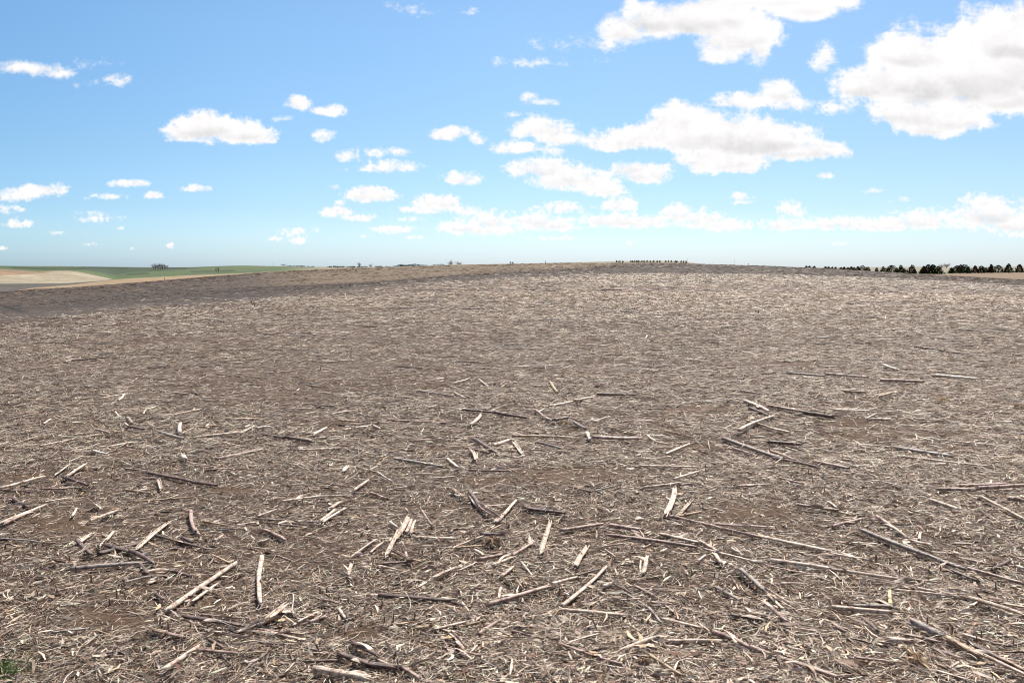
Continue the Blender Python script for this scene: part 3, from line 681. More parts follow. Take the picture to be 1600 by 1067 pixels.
def colname(x):
    for lim, s in ((90, 'at left edge'), (230, 'far left'), (400, 'left'), (620, 'left of centre'), (800, 'just left of middle'), (980, 'just right of middle'), (1200, 'right of centre'), (1380, 'right'), (1510, 'far right'), (9999, 'at right edge')):
        if x < lim: return s
def rowname(y):
    for lim, s in ((610, 'far field'), (660, 'beyond mid field'), (705, 'mid field'), (750, 'before mid field'), (800, 'behind foreground'), (850, 'back foreground'), (900, 'middle foreground'), (950, 'front foreground'), (1005, 'near bottom'), (9999, 'along bottom edge')):
        if y < lim: return s
SPECIAL = {(262, 962): 'long bleached jointed corn stalk sloping up to the right, longest pale one lower left',
           (408, 878): 'bleached corn stalk pointing straight away from the viewer, lower left quarter',
           (592, 936): 'thick dark corn stalk lying crosswise, bottom of picture left of middle',
           (881, 955): 'straight pale corn stalk rising to the right from a bright crosswise one',
           (877, 958): 'bright pale crosswise stalk touching the foot of a slanting pale stalk',
           (1391, 952): 'short bright yellow stalk piece pointing away from two crosswise stalks',
           (1303, 956): 'pale crosswise stalk with dark underside below a short yellow piece',
           (1332, 953): 'grey crosswise stalk between the short yellow piece and a paler stalk',
           (1388, 1008): 'short thick bright stalk section lying crosswise, bottom right',
           (530, 1031): 'thickest dark stalk at bottom left of middle, its upper left half',
           (575, 1047): 'thickest dark stalk at bottom left of middle, its lower right half'}
info = []
for sx in STALKS:
    x1, y1, x2, y2, wpx, tone, fl = sx
    X1, Y1, Z1 = ground_at(x1, y1); X2, Y2, Z2 = ground_at(x2, y2)
    dist = math.hypot((X1 + X2) / 2, (Y1 + Y2) / 2, H)
    R = wpx * dist / F / 2 * (.83 if y1 > 720 else 1.08)
    info.append([sx, (X1, Y1, Z1), (X2, Y2, Z2), R, math.hypot(x2 - x1, y2 - y1) * wpx])
order = sorted(range(len(info)), key=lambda i: -info[i][4])
single = set(order[:300])
groups = {}
for i in single:
    sx = info[i][0]; x1, y1, x2, y2, wpx, tone, fl = sx
    Lp = math.hypot(x2 - x1, y2 - y1); ym = (y1 + y2) / 2; Lrel = Lp / (ym - 400)
    size = 'long' if Lrel > .17 else ('short' if Lrel < .075 else '')
    ang = math.degrees(math.atan2(-(y2 - y1), x2 - x1))
    if ang > 90: ang -= 180
    if ang <= -90: ang += 180
    dr = 'lying crosswise' if abs(ang) < 7 else 'pointing away' if abs(ang) > 62 else 'sloping up rightward' if ang > 0 else 'sloping down rightward'
    lab = ' '.join(f"{size} {'split ' if 's' in fl else ''}{TONE[tone]} corn stalk {dr}, {rowname(ym)} {colname((x1 + x2) / 2)}".split())
    info[i].append(lab); groups.setdefault(lab, []).append(i)
for lab, ids in groups.items():
    ids.sort(key=lambda i: info[i][0][0] + info[i][0][2])
    if len(ids) > 1:
        for k, i in enumerate(ids):
            info[i][5] = info[i][5] + ', ' + ordinal(k, len(ids)).replace('first from left', 'leftmost')
SV, SF, SCC, soff = [], [], [], 0
sr = np.random.default_rng(21)
MID_COL = {'b': (.62, .51, .42), 'p': (.42, .31, .26), 't': (.42, .31, .2), 'g': (.32, .27, .24), 'd': (.17, .12, .10), 'y': (.7, .6, .3)}
def add_merged(V, Fc, c, M, tone):
    global soff
    V = np.array(V) @ np.array(M.to_3x3()).T + np.array(M.translation)
    cc = np.array(MID_COL[tone])[None] * (.86 if M.translation.y < 16 else 1.) * (.45 + .55 * np.array(c)[:, None]) * sr.uniform(.8, 1.15)
    SV.append(V); SCC.append(cc); SF.extend([tuple(q + soff for q in f) for f in Fc]); soff += len(V)
def leaf_geom(Ln, Wd, r):
    V, Fc = [], []
    n = 7; cu = r.normal(0, .8); rl = r.normal(0, .7)
    for i in range(n + 1):
        f = i / n; a = cu * f
        x = Ln * f * math.cos(a * .5); y = Ln * f * math.sin(a * .5); z = .25 * Ln * math.sin(math.pi * f) * .35 + .004
        w_ = Wd * (1 - f) ** .6 * (.6 + .4 * math.sin(f * 3.1 + .4)) * .5
        tw = rl + f * 1.2
        V += [(x, y - w_ * math.cos(tw), z - w_ * math.sin(tw)), (x + .15 * w_, y, z + .35 * w_), (x, y + w_ * math.cos(tw), z + w_ * math.sin(tw))]
    for i in range(n):
        for k in range(2): Fc.append((3 * i + k, 3 * i + k + 1, 3 * i + k + 4, 3 * i + k + 3))
    return V, Fc, [1.] * len(V)
for i, it in enumerate(info):
    sx, P, Q, R, sz = it[:5]
    split = 's' in sx[6] or (sx[5] in 'bt' and sr.random() < .3)
    lift = sr.uniform(0, .35) * R + (.6 * R if sr.random() < .3 else 0)
    P = Vector(P) + Vector((0, 0, R * .8 + lift + .011)); Q = Vector(Q) + Vector((0, 0, R * .75 + .011 + lift * sr.uniform(.2, 1.6)))
    Ln = (Q - P).length
    V, Fc, c = stalk_geom(Ln, R, sr, split, sides=12 if i in single else 6, bend=sr.normal(0, .022))
    M = frame_from(P, Q)
    if i in single:
        o = link('corn_stalk', poly_mesh('corn_stalk', V, Fc, c), MS[sx[5]]); o.matrix_world = M
        tag(o, SPECIAL.get((int(sx[0]), int(sx[1])), it[5]), 'corn stalk', 'broken corn stalks strewn on the field')
        if sx[4] * Ln > .9 and sr.random() < .75:
            V2, F2, c2 = leaf_geom(sr.uniform(.06, .16), sr.uniform(.012, .026), sr)
            lf = link('dry_leaf', poly_mesh('dry_leaf', V2, F2, c2), MS['t' if sr.random() < .3 else 'b'], o)
            lf.location = (Ln * sr.uniform(.15, .85), sr.choice([-1, 1]) * R * .6, -R * .2); lf.rotation_euler = (0, 0, sr.uniform(-1, 1) + (math.pi if sr.random() < .4 else 0))
    else: add_merged(V, Fc, c, M, sx[5])
# the many smaller stalk bits further back, merged
nb = 11000
Yb = 4.0 * (75 / 4.0) ** sr.random(nb); Xb = sr.uniform(-1, 1, nb) * (Yb * .72 + .5)
kb = sr.random(nb) < residue_cover(Xb, Yb) * np.clip(Yb / 14, .3, 1)
for X_, Y_ in zip(Xb[kb], Yb[kb]):
    big_ = 1.9 if sr.random() < .12 and Y_ > 7 else 1.
    Ln = sr.uniform(.05, .22) * (1.0 + min(Y_, 40) / 18); R = sr.uniform(.0035, .0095) * (1 + max(0, Y_ - 10) / 18)
    if Y_ < 9: Ln *= .55; R *= .6
    Ln *= big_; R *= 1 + (big_ - 1) * .45
    yaw = sr.normal(-.1, .4) if sr.random() < .6 else sr.uniform(-1.6, 1.6)
    dx, dy = math.cos(yaw) * Ln, math.sin(yaw) * Ln
    P = Vector((X_, Y_, hgt(X_, Y_) + R)); Q = Vector((X_ + dx, Y_ + dy, hgt(X_ + dx, Y_ + dy) + R * sr.uniform(.8, 2.2)))
    if Y_ < 14: V, Fc, c = stalk_geom((Q - P).length, R, sr, sr.random() < .25, sides=6)
    else:
        V = [(x, R * math.cos(a), R * math.sin(a)) for x in (0, (Q - P).length) for a in np.arange(4) * math.pi / 2 + .6]; c = [1.] * 8
        Fc = [(k, (k + 1) % 4, (k + 1) % 4 + 4, k + 4) for k in range(4)]
    add_merged(V, Fc, c, frame_from(P, Q), sr.choice(list('bbbbbpptgdd')))
o = link('stalk_fragments', poly_mesh('stalk_fragments', np.concatenate(SV), SF, np.concatenate(SCC)), M_res)
tag(o, 'smaller pale and brown corn stalk bits scattered between the big stalks', 'stalk fragments', kind='stuff')

# ------------------------------------------------------------------ upright stubs left from the older crop, in loose rows
STUBS = """52,858,8 72,862,7 85,872,7;108,878,9 118,895,10 143,912,13;167,940,12 172,945,10 183,936,14 187,930,9 196,938,11;250,978,12 263,990,16 297,985,10;500,928,9 504,930,8 511,928,9 516,930,8 530,938,8 544,943,9;655,865,9 659,870,12 680,866,9 689,870,10 705,876,7 719,880,8;591,847,7 596,848,7 602,848,8;571,958,11 581,963,10 595,952,12 615,973,16 623,962,9 600,976,13 638,990,14 648,968,11;818,920,10 822,923,9 873,931,13 875,932,9;950,856,6 965,863,8 985,872,6;1003,975,10 1012,977,9 1052,982,9 1061,983,8;1055,886,6 1065,887,7 1082,898,8 1098,901,7 1116,904,9 1123,902,8;1193,840,6 1197,843,7;899,930,7 834,1066,12;1309,867,12 1369,878,11 1231,929,9;1450,895,10 1454,888,8 1470,894,9 1556,922,11;1312,945,8 1325,951,9 1347,951,9 1314,1065,9;1449,980,15 1488,990,12;1520,998,9 1526,1006,11 1533,1000,14 1583,1013,13;762,812,8 768,818,7 792,815,6 795,826,9;8,858,8 20,870,9 35,905,8 60,935,12 90,925,10;1010,840,6 1130,930,9 1145,955,10 1170,948,8 1390,880,8 1405,900,9"""
M_stub, t_, b_ = new_mat('stub')
t_.links.new(mixc(t_, noise(t_, 60, 3), (.10, .062, .045), (.24, .16, .12)), b_.inputs['Base Color'])
def stub_geom(hh, R, r):
    n = 6; V, Fc = [], []
    lx, ly = r.normal(0, .1, 2)
    zs = [-.01, .0, hh * .35, hh * .7, hh]
    rad = [1.5, 1.35, 1., .95, .8]
    for i, z in enumerate(zs):
        for k in range(n):
            a = 2 * math.pi * k / n
            V.append((lx * z + R * rad[i] * math.cos(a) * (1 + r.normal(0, .08)), ly * z + R * rad[i] * math.sin(a), z + (r.normal(0, R * .8) if i == 4 else 0)))
    for i in range(4):
        for k in range(n): Fc.append((i * n + k, i * n + (k + 1) % n, (i + 1) * n + (k + 1) % n, (i + 1) * n + k))
    V.append((lx * hh, ly * hh, hh - R)); 
    for k in range(n): Fc.append((4 * n + k, 4 * n + (k + 1) % n, len(V) - 1))
    return V, Fc
allstub = []
for ci, cl in enumerate(STUBS.split(';')):
    es = [tuple(map(float, e.split(','))) for e in cl.split()]
    mx_, my_ = sum(e[0] for e in es) / len(es), sum(e[1] for e in es) / len(es)
    for e in es:
        X_, Y_, Z_ = ground_at(e[0], e[1]); d_ = math.hypot(X_, Y_, H)
        V, Fc = stub_geom(e[2] * d_ / F * 1.05, sr.uniform(.0028, .0052), sr)
        o = link('stubble_stem', poly_mesh('stubble_stem', V, Fc, None), M_stub); o.location = (X_, Y_, Z_); o.rotation_euler.z = sr.uniform(0, 6)
        allstub.append((e, o))
sg = {}
for e, o in allstub: sg.setdefault((rowname(e[1]), colname(e[0])), []).append((e, o))
for (rw, cl), lst in sg.items():
    lst.sort(key=lambda q: q[0][0])
    for k, (e, o) in enumerate(lst):
        lb = f"thin dark cut stem standing upright, {rw} {cl}" + (f", {ordinal(k, 0)}" if len(lst) > 1 else '')
        tag(o, lb.replace('first from left', 'leftmost'), 'stubble stem', 'upright cut stems in the stubble')
# lesser stubs out in the field
SV, SF, soff = [], [], 0
for k in range(520):
    Y_ = 5.5 * 6 ** sr.random(); X_ = sr.uniform(-1, 1) * (Y_ * .7)
    X_ = round(X_ / .76) * .76 + sr.normal(0, .05)
    V, Fc = stub_geom(sr.uniform(.02, .05), sr.uniform(.002, .004), sr); V = np.array(V) + (X_, Y_, hgt(X_, Y_))
    SV.append(V); SF.extend([tuple(q + soff for q in f) for f in Fc]); soff += len(V)
o = link('stubble', poly_mesh('stubble', np.concatenate(SV), SF, None), M_stub); tag(o, 'tiny upright cut stems dotted through the field beyond the foreground', 'stubble', kind='stuff')

# ------------------------------------------------------------------ root clumps torn from the soil
M_root, t_, b_ = new_mat('root_soil')
t_.links.new(mixc(t_, noise(t_, 70, 5, .7), (.06, .04, .03), (.30, .21, .15)), b_.inputs['Base Color'])
M_root2, t_, b_ = new_mat('root_tan')
t_.links.new(mixc(t_, noise(t_, 60, 5, .7), (.22, .13, .07), (.52, .38, .24)), b_.inputs['Base Color'])
def root_clump(x, y, wpx, hpx, mat, label, r):
    X_, Y_, Z_ = ground_at(x, y); s = wpx * math.hypot(X_, Y_, H) / F / 2; hh = hpx * math.hypot(X_, Y_, H) / F
    root = bpy.data.objects.new('root_clump', None); col.objects.link(root); root.location = (X_, Y_, Z_)
    tag(root, label, 'root clump', 'torn corn root clumps')
    V, Fc = [], []
    nu, nv = 14, 9
    ph = r.uniform(0, 9)
    for j in range(nv + 1):
        for i in range(nu):
            a = 2 * math.pi * i / nu; b2 = math.pi * j / nv - math.pi / 2
            k = 1 + .45 * (float(vnoise(np.array([i * 1.1 + ph]), np.array([j * .9 + ph]), 2)[0]) - .5) + r.normal(0, .08)
            V.append((s * .8 * k * math.cos(a) * math.cos(b2), s * .55 * k * math.sin(a) * math.cos(b2), hh * .38 * k * math.sin(b2) + hh * .12 + r.normal(0, hh * .06)))
    for j in range(nv):
        for i in range(nu): Fc.append((j * nu + i, j * nu + (i + 1) % nu, (j + 1) * nu + (i + 1) % nu, (j + 1) * nu + i))
    link('soil_clod', poly_mesh('soil_clod', V, Fc, None, False), mat, root)
    V, Fc = [], []
    for k in range(44):
        a = r.uniform(0, 6.28); el = r.uniform(-.2, 1.2); Lr_ = s * r.uniform(.7, 1.5); w_ = s * .05
        p = np.array([0, 0, hh * .4]); d = np.array([math.cos(a) * math.cos(el), math.sin(a) * math.cos(el), math.sin(el) * .8])
        base = len(V); sd_ = np.array([-math.sin(a), math.cos(a), 0])
        for q in range(5):
            f = q / 4; c_ = p + d * Lr_ * f + np.array([0, 0, -.5 * s * f * f]); c_[2] = max(c_[2], .003)
            ww = w_ * (1.1 - f)
            V += [tuple(c_ - sd_ * ww), tuple(c_ + (0, 0, ww * 1.4)), tuple(c_ + sd_ * ww)]
        for q in range(4):
            for m_ in range(3): Fc.append((base + 3 * q + m_, base + 3 * q + (m_ + 1) % 3, base + 3 * q + 3 + (m_ + 1) % 3, base + 3 * q + 3 + m_))
    link('roots', poly_mesh('roots', V, Fc, None, False), M_root2, root)
rr = np.random.default_rng(3)
root_clump(770, 852, 34, 22, M_root, 'dark earthy corn root clump with black hollow among foreground stalks', rr)
root_clump(1475, 629, 24, 9, M_root2, 'tan corn root clump standing out in the field at right', rr)
root_clump(1592, 640, 24, 9, M_root, 'dark root clump at the right edge beyond mid field', rr)
root_clump(882, 664, 26, 9, M_root, 'dark root clump at the end of a curved stalk in mid field', rr)
root_clump(1004, 1038, 26, 18, M_root, 'dark root clump with frayed fibres at the bottom right of middle', rr)
root_clump(1432, 1035, 30, 20, M_root2, 'frayed tan root clump beside the long thick stalk, bottom right', rr)
root_clump(130, 735, 14, 8, M_root, 'small dark root clump at the upper end of a pale stalk, left', rr)
root_clump(725, 957, 20, 8, M_root2, 'frayed tan crown at the right end of the thick dark stalk', rr)
root_clump(585, 657, 10, 5, M_root, 'small dark root clump in mid field left of middle', rr)

# ------------------------------------------------------------------ dried husk leaves
HUSKS = """447,960,24,12 165,838,12,6 210,850,14,6 517,733,8,9 1060,775,10,14 933,606,12,8 425,975,30,14 1000,812,14,6 700,1000,20,14 1133,882,12,10 660,975,22,8 1175,655,10,8 1330,960,14,8 1440,912,16,7 1190,808,10,6 855,828,14,9 1015,1012,30,14 580,815,12,6 905,975,12,5 1470,950,14,7 350,905,16,6 65,905,14,6 690,855,12,6 1235,1010,18,8 1510,960,20,8 240,910,14,6 515,790,10,6 1420,850,14,8 975,1065,18,6 1090,1030,16,8"""
husks = [tuple(map(float, e.split(','))) for e in HUSKS.split()]
hg = {}
for x, y, wp, hp in husks:
    X_, Y_, Z_ = ground_at(x, y); d_ = math.hypot(X_, Y_, H) / F
    Ln, Wd = wp * d_ * 1.1, hp * d_ * 1.3
    V, Fc = [], []; n, m_ = 9, 6; tw = sr.normal(0, .6); cup = sr.uniform(.5, 1.6)
    for i in range(n + 1):
        f = i / n; wv = Wd * (math.sin(math.pi * min(1, f * .92 + .06)) ** .7) * .5
        for k in range(m_ + 1):
            g = k / m_ * 2 - 1; an = g * cup + tw * f
            V.append((Ln * (f - .5) + sr.normal(0, .002), wv * math.sin(an) / cup * 1.2, wv * (1.2 - math.cos(an)) * .8 + .05 * Ln * math.sin(3 * f) + .003 + sr.normal(0, .0012)))
    for i in range(n):
        for k in range(m_): Fc.append((i * (m_ + 1) + k, i * (m_ + 1) + k + 1, (i + 1) * (m_ + 1) + k + 1, (i + 1) * (m_ + 1) + k))
    o = link('corn_husk', poly_mesh('corn_husk', V, Fc, [1.] * len(V)), MS['b' if sr.random() < .75 else 't']); o.location = (X_, Y_, Z_ + .003)
    o.rotation_euler = (sr.normal(0, .3), sr.normal(0, .15), sr.uniform(-1, 1))
    hg.setdefault((rowname(y), colname(x)), []).append((x, o))
for (rw, cl), lst in hg.items():
    lst.sort(key=lambda q: q[0])
    for k, (x, o) in enumerate(lst):
        tag(o, f"curled dry corn husk leaf, {rw} {cl}" + (', ' + ordinal(k, 0) if len(lst) > 1 else ''), 'corn husk', 'dry corn husks among the stalks')

# ------------------------------------------------------------------ green grass in the bottom left corner
M_gr, t_, b_ = new_mat('grass_blades')
t_.links.new(mixc(t_, noise(t_, 30, 2), (.05, .10, .025), (.13, .18, .055)), b_.inputs['Base Color'])
V, Fc = [], []
for k in range(260):
    px, py = (sr.normal(8, 12), sr.normal(1056, 8)) if k < 170 else (sr.normal(35, 22), sr.normal(1040, 12))
    u_, v_, w_ = ray(px, py); tt_ = H / -w_; X_, Y_ = u_ * tt_, v_ * tt_; Z_ = hgt(X_, Y_)
    hh = sr.uniform(.012, .04); lx, ly = sr.normal(0, .022, 2); a = sr.uniform(0, 3.14); wx, wy = math.cos(a) * .0018, math.sin(a) * .0018
    b0 = len(V)
    V += [(X_ - wx, Y_ - wy, Z_), (X_ + wx, Y_ + wy, Z_), (X_ + lx * .4 + wx, Y_ + ly * .4 + wy, Z_ + hh * .6), (X_ + lx * .4 - wx, Y_ + ly * .4 - wy, Z_ + hh * .6), (X_ + lx, Y_ + ly, Z_ + hh)]
    Fc += [(b0, b0 + 1, b0 + 2, b0 + 3), (b0 + 3, b0 + 2, b0 + 4)]
o = link('grass', poly_mesh('grass', V, Fc, None, False), M_gr); tag(o, 'fresh green grass tuft in the bottom left corner', 'grass', kind='stuff')

# ------------------------------------------------------------------ trees, poles and posts along the skyline
def leaf_material(name, a, b2):
    m, t, b = new_mat(name)
    t.links.new(mixc(t, noise(t, 2.2, 4, .7), a, b2), b.inputs['Base Color']); b.inputs['Roughness'].default_value = .95; b.inputs['Specular IOR Level'].default_value = 0; return m
M_ced = leaf_material('cedar_foliage', (.010, .022, .009), (.036, .050, .020)); M_ced2 = leaf_material('cedar_foliage_rusty', (.020, .015, .010), (.075, .042, .027))
M_farg = leaf_material('far_foliage', (.022, .034, .030), (.045, .055, .045)); M_bark = leaf_material('bark', (.09, .07, .055), (.2, .16, .13)); M_twig = leaf_material('twigs', (.13, .105, .09), (.24, .20, .175))
M_farw = leaf_material('twigs_pale', (.42, .38, .36), (.55, .50, .47)); M_farred = leaf_material('far_brush', (.2, .1, .06), (.3, .16, .1))
def cone_trunk(hh, R, lean=0.):
    V, Fc = [], []; n = 7
    for i, f in enumerate((0, .15, .5, 1)):
        for k in range(n):
            a = 2 * math.pi * k / n; q = R * (1.35 - .35 * min(1, f / .15)) * (1 - .85 * f)
            V.append((q * math.cos(a) + lean * hh * f * f, q * math.sin(a), hh * f - (.3 if i == 0 else 0)))
    for i in range(3):
        for k in range(n): Fc.append((i * n + k, i * n + (k + 1) % n, (i + 1) * n + (k + 1) % n, (i + 1) * n + k))
    return V, Fc
def cedar(x, base, top, wpx, mat, label, group, r, Y=None, name='cedar_tree', round_=False, n=None):
    if Y is None: X_, Y_, Z_ = ground_at(x, base, 180)
    else:
        Y_ = Y; d = ray(x, base); X_ = d[0] / d[1] * Y_; Z_ = hgt(X_, Y_)
    ztop = H + Y_ * float(ray(x, top)[2] / ray(x, top)[1]); hh = max(.7, (ztop - Z_) * .93); Rw = wpx / F * Y_ / 2 * (1.2 if wpx > 9 else 1.05)
    root = bpy.data.objects.new(name, None); col.objects.link(root); root.location = (X_, Y_, Z_); tag(root, label, 'tree', group)
    V, Fc = cone_trunk(hh * .85, hh * .022 + .03); link('trunk', poly_mesh('trunk', V, Fc, None), M_bark, root)
    # several leaders, each a ragged cone of sprays
    n = n or 620; lead = [(0, 0, hh, 1.)]; shp = r.uniform(.45, .95); lean_ = r.normal(0, .1) * Rw; hh_ = hh
    if not round_ and wpx > 5: Rw *= r.uniform(.8, 1.15)
    for _ in range(r.integers(1, 4) if not round_ else 5): a = r.uniform(0, 6.28); q = r.uniform(.2, .55) * Rw; lead.append((q * math.cos(a), q * math.sin(a), hh * r.uniform(.62, .9), r.uniform(.5, .8)))
    V, Fc = [], []
    lumps = r.uniform(.65, 1.6, 8)
    for k in range(n):
        lx, ly, lh, lw = lead[r.integers(0, len(lead)) if r.random() < .55 else 0]
        f = r.random() ** 1.25 * .97 + .03
        prof = (1 - f) ** shp * (.65 + .35 * min(1, f / .12)) if not round_ else math.sqrt(max(0, 1 - (2 * f - .85) ** 2 / 1.4))
        a = r.uniform(0, 6.28); lp = lumps[int(a / 6.283 * 8) % 8] * (1 + .16 * math.sin(f * 19 + a * 2))
        q = Rw * lw * prof * lp * (.45 + .55 * r.random() ** .5) + .03 * hh * r.random()
        c_ = np.array([lean_ * f + lx * (1 - f * .5) + q * math.cos(a), ly * (1 - f * .5) + q * math.sin(a), lh * f + .02 * hh])
        s = hh * (r.uniform(.035, .075) if not round_ else r.uniform(.07, .13)) + .03
        out = np.array([math.cos(a), math.sin(a), r.uniform(.3, 1.2)]); out /= np.linalg.norm(out)
        sd_ = np.cross(out, r.normal(0, 1, 3)); sd_ /= np.linalg.norm(sd_)
        b0 = len(V); V += [tuple(c_ - sd_ * s * .6 - out * s * .5), tuple(c_ + sd_ * s * .6 - out * s * .3), tuple(c_ + out * s * 1.5), tuple(c_ - sd_ * s * .5 + out * s * .7)]
        Fc.append((b0, b0 + 1, b0 + 2, b0 + 3))
    link('crown', poly_mesh('crown', V, Fc, None, False), mat, root)
    return root
def bare_tree(x, base, top, wpx, mat, label, group, r, Y=None, n_main=7, thick=1., name='bare_tree'):
    if Y is None: X_, Y_, Z_ = ground_at(x, base, 180)
    else:
        Y_ = Y; d = ray(x, base); X_ = d[0] / d[1] * Y_; Z_ = hgt(X_, Y_)
    ztop = H + Y_ * float(ray(x, top)[2] / ray(x, top)[1]); hh = max(.8, ztop - Z_); Rw = wpx / F * Y_ / 2
    root = bpy.data.objects.new(name, None); col.objects.link(root); root.location = (X_, Y_, Z_); tag(root, label, 'tree', group)
    V, Fc = cone_trunk(hh * .5, hh * .03 + .04, r.normal(0, .1)); link('trunk', poly_mesh('trunk', V, Fc, None), M_bark, root)
    V, Fc = [], []
    def limb(p, d, Ln, rad, depth):
        nonlocal V, Fc
        q = p; segs = 3; b0 = len(V)
        for i in range(segs + 1):
            rr_ = rad * (1 - .5 * i / segs)
            s1 = np.cross(d, (0.3, .2, 1)); s1 /= np.linalg.norm(s1) + 1e-6; s2 = np.cross(d, s1)
            for k in range(3):
                a = k * 2.09; V.append(tuple(q + rr_ * (s1 * math.cos(a) + s2 * math.sin(a))))
            if i < segs:
                d = d + r.normal(0, .16, 3) + np.array([0, 0, .05]); d /= np.linalg.norm(d); q = q + d * Ln / segs
                if depth > 0 and i > 0 or (depth > 0 and r.random() < .5):
                    for _ in range(3 if depth < 3 else 2):
                        nd = d + r.normal(0, .55, 3); nd /= np.linalg.norm(nd); limb(q, nd, Ln * r.uniform(.45, .7), rr_ * .55, depth - 1)
        for i in range(segs):
            for k in range(3): Fc.append((b0 + 3 * i + k, b0 + 3 * i + (k + 1) % 3, b0 + 3 * i + 3 + (k + 1) % 3, b0 + 3 * i + 3 + k))
    for k in range(n_main):
        a = 6.28 * k / n_main + r.uniform(-.4, .4); t_ = Rw / hh * r.uniform(.35, 1.)
        d = np.array([math.cos(a) * t_, math.sin(a) * t_, 1.]); d /= np.linalg.norm(d)
        limb(np.array([0, 0, hh * r.uniform(.08, .4)]), d, hh * r.uniform(.34, .46), hh * .012 * thick + .012, 2)
    V = np.array(V); V[:, 2] *= hh / max(.1, np.percentile(V[:, 2], 96)); V[:, :2] *= Rw / max(.1, np.percentile(np.abs(V[:, :2]), 97))
    link('crown', poly_mesh('crown', V, Fc, None, False), mat, root)
    return root
tr = np.random.default_rng(77)
ORD = ['', 'second ', 'third ', 'fourth ', 'fifth ', 'sixth ', 'seventh ', 'eighth ', 'ninth ', 'tenth ', 'eleventh ', 'twelfth ', 'thirteenth ', 'fourteenth ', 'fifteenth ', 'sixteenth ', 'seventeenth ']
def ord_label(k, n, what, row):
    if k < n / 2: return f"{what}, {'leftmost' if k == 0 else ORD[k] + 'from the left'} {row}"
    j = n - 1 - k
    return f"{what}, {'rightmost' if j == 0 else ORD[j] + 'from the right'} {row}"
# windbreak at the right: (x, base, top, width px, rusty)
WB = [(1260, 420, 415.6, 6, 0), (1265, 420, 415.2, 6, 0), (1272.5, 420, 417.5, 4, 0), (1290, 421, 417.6, 5, 0), (1294.5, 421, 417, 5, 0), (1300, 422, 417, 5, 0), (1305.5, 422, 417.8, 5, 0), (1314, 423, 417.5, 6, 1), (1319, 423, 416.6, 6, 0), (1325, 423, 417.5, 5, 1),
      (1330, 423.5, 416.3, 7, 0), (1335, 423.5, 417.4, 6, 1), (1340.5, 424, 416, 7, 0), (1347.5, 424.5, 414.3, 11, 0), (1355.5, 424.5, 416.6, 8, 0), (1369.5, 425.2, 418, 5, 1), (1379, 426, 416, 10, 1), (1387, 426, 419, 6, 0), (1393, 427, 413.8, 16, 0), (1401, 427, 418.5, 8, 0),
      (1408, 424, 413.8, 10, 0), (1413, 428, 419, 9, 1), (1424, 428, 413.8, 11, 1), (1429, 428, 421, 7, 0), (1442, 429.3, 415.5, 13, 1), (1449, 429.5, 412.8, 15, 0), (1457, 429.5, 413.2, 14, 0), (1465, 429, 415.6, 12, 0),
      (1486, 427.6, 418, 8, 0), (1494, 427.8, 414.5, 14, 1), (1499.5, 428, 413, 12, 1), (1506, 428, 413, 14, 0), (1513, 428, 416.5, 9, 0), (1524, 427.5, 414.8, 12, 1), (1533, 427.3, 415, 12, 0), (1540, 427, 418, 8, 0), (1548, 427, 412.6, 12, 1), (1560, 426.8, 414, 15, 0), (1576, 426.5, 411.8, 15, 0), (1592, 426, 412.6, 13, 1), (1611, 426, 413, 14, 0), (1630, 426, 412, 15, 0)]
for k, (x, b2, tp, wd, ru) in enumerate(WB):
    big = wd >= 10; vis = [i for i in range(len(WB)) if WB[i][0] < 1600 and ((WB[i][3] >= 10) == big) and WB[i][4] == ru]
    if k in vis: lb = ord_label(vis.index(k), len(vis), f"{'larger' if big else 'small'} {'rusty' if ru else 'dark green'} cedar", 'of its kind in the right windbreak')
    else: lb = 'cedar continuing the right windbreak beyond the picture edge, ' + ('nearer' if k == len(WB) - 2 else 'farther')
    if x < 1437:
        Yk = float(d1f(x)) + (25 if b2 < 427 else 12)
        cedar(x, b2, tp, wd, M_ced2 if ru else M_ced, lb, 'cedars of the windbreak at right', tr, Y=Yk, n=500)
    else: cedar(x, b2, tp, wd, M_ced2 if ru else M_ced, lb, 'cedars of the windbreak at right', tr, Y=float(d2f(x)) - tr.uniform(2, 12) if x > 1480 else float(d2f(x)) - 45, n=700)
# low cedars on the rise in the centre
CC = [(963.5, 3, 408.3), (968, 5, 406.8), (973, 3, 408.6), (986, 5, 407.4), (988, 2.5, 406.3), (991.5, 4, 407.4), (995, 5, 406.6), (998, 4, 407.8), (1003, 3, 408.6), (1006.5, 3, 406), (1011, 4, 407.2), (1016, 3, 407), (1021, 4, 408.4), (1027, 3, 407.8), (1031, 3, 408.6), (1040, 4, 408.6), (1044.5, 3, 408.2), (1049, 3, 407.9), (1055, 4, 408.6), (1058, 3, 408.4), (1064, 3, 408.8), (1068, 2.5, 408.8), (1072, 3, 409)]
for k, (x, wd, tp) in enumerate(CC):
    cedar(x, 410.3 if x < 1055 else 411, tp + (.0, .5, .9, .3, 1.1)[k * 7 % 5], wd, M_ced, ord_label(k, len(CC), 'tiny dark cedar on the central rise', 'in its row'), 'cedars on the central rise', tr, Y=float(d1f(x)) + 9, n=160)
for k, x in enumerate((797.8, 801)): cedar(x, 413, 408.4, 2.6, M_ced, f"{'left' if k == 0 else 'right'} one of two small dark cedars alone on the centre skyline", 'paired cedars on the skyline', tr, Y=420, n=200)
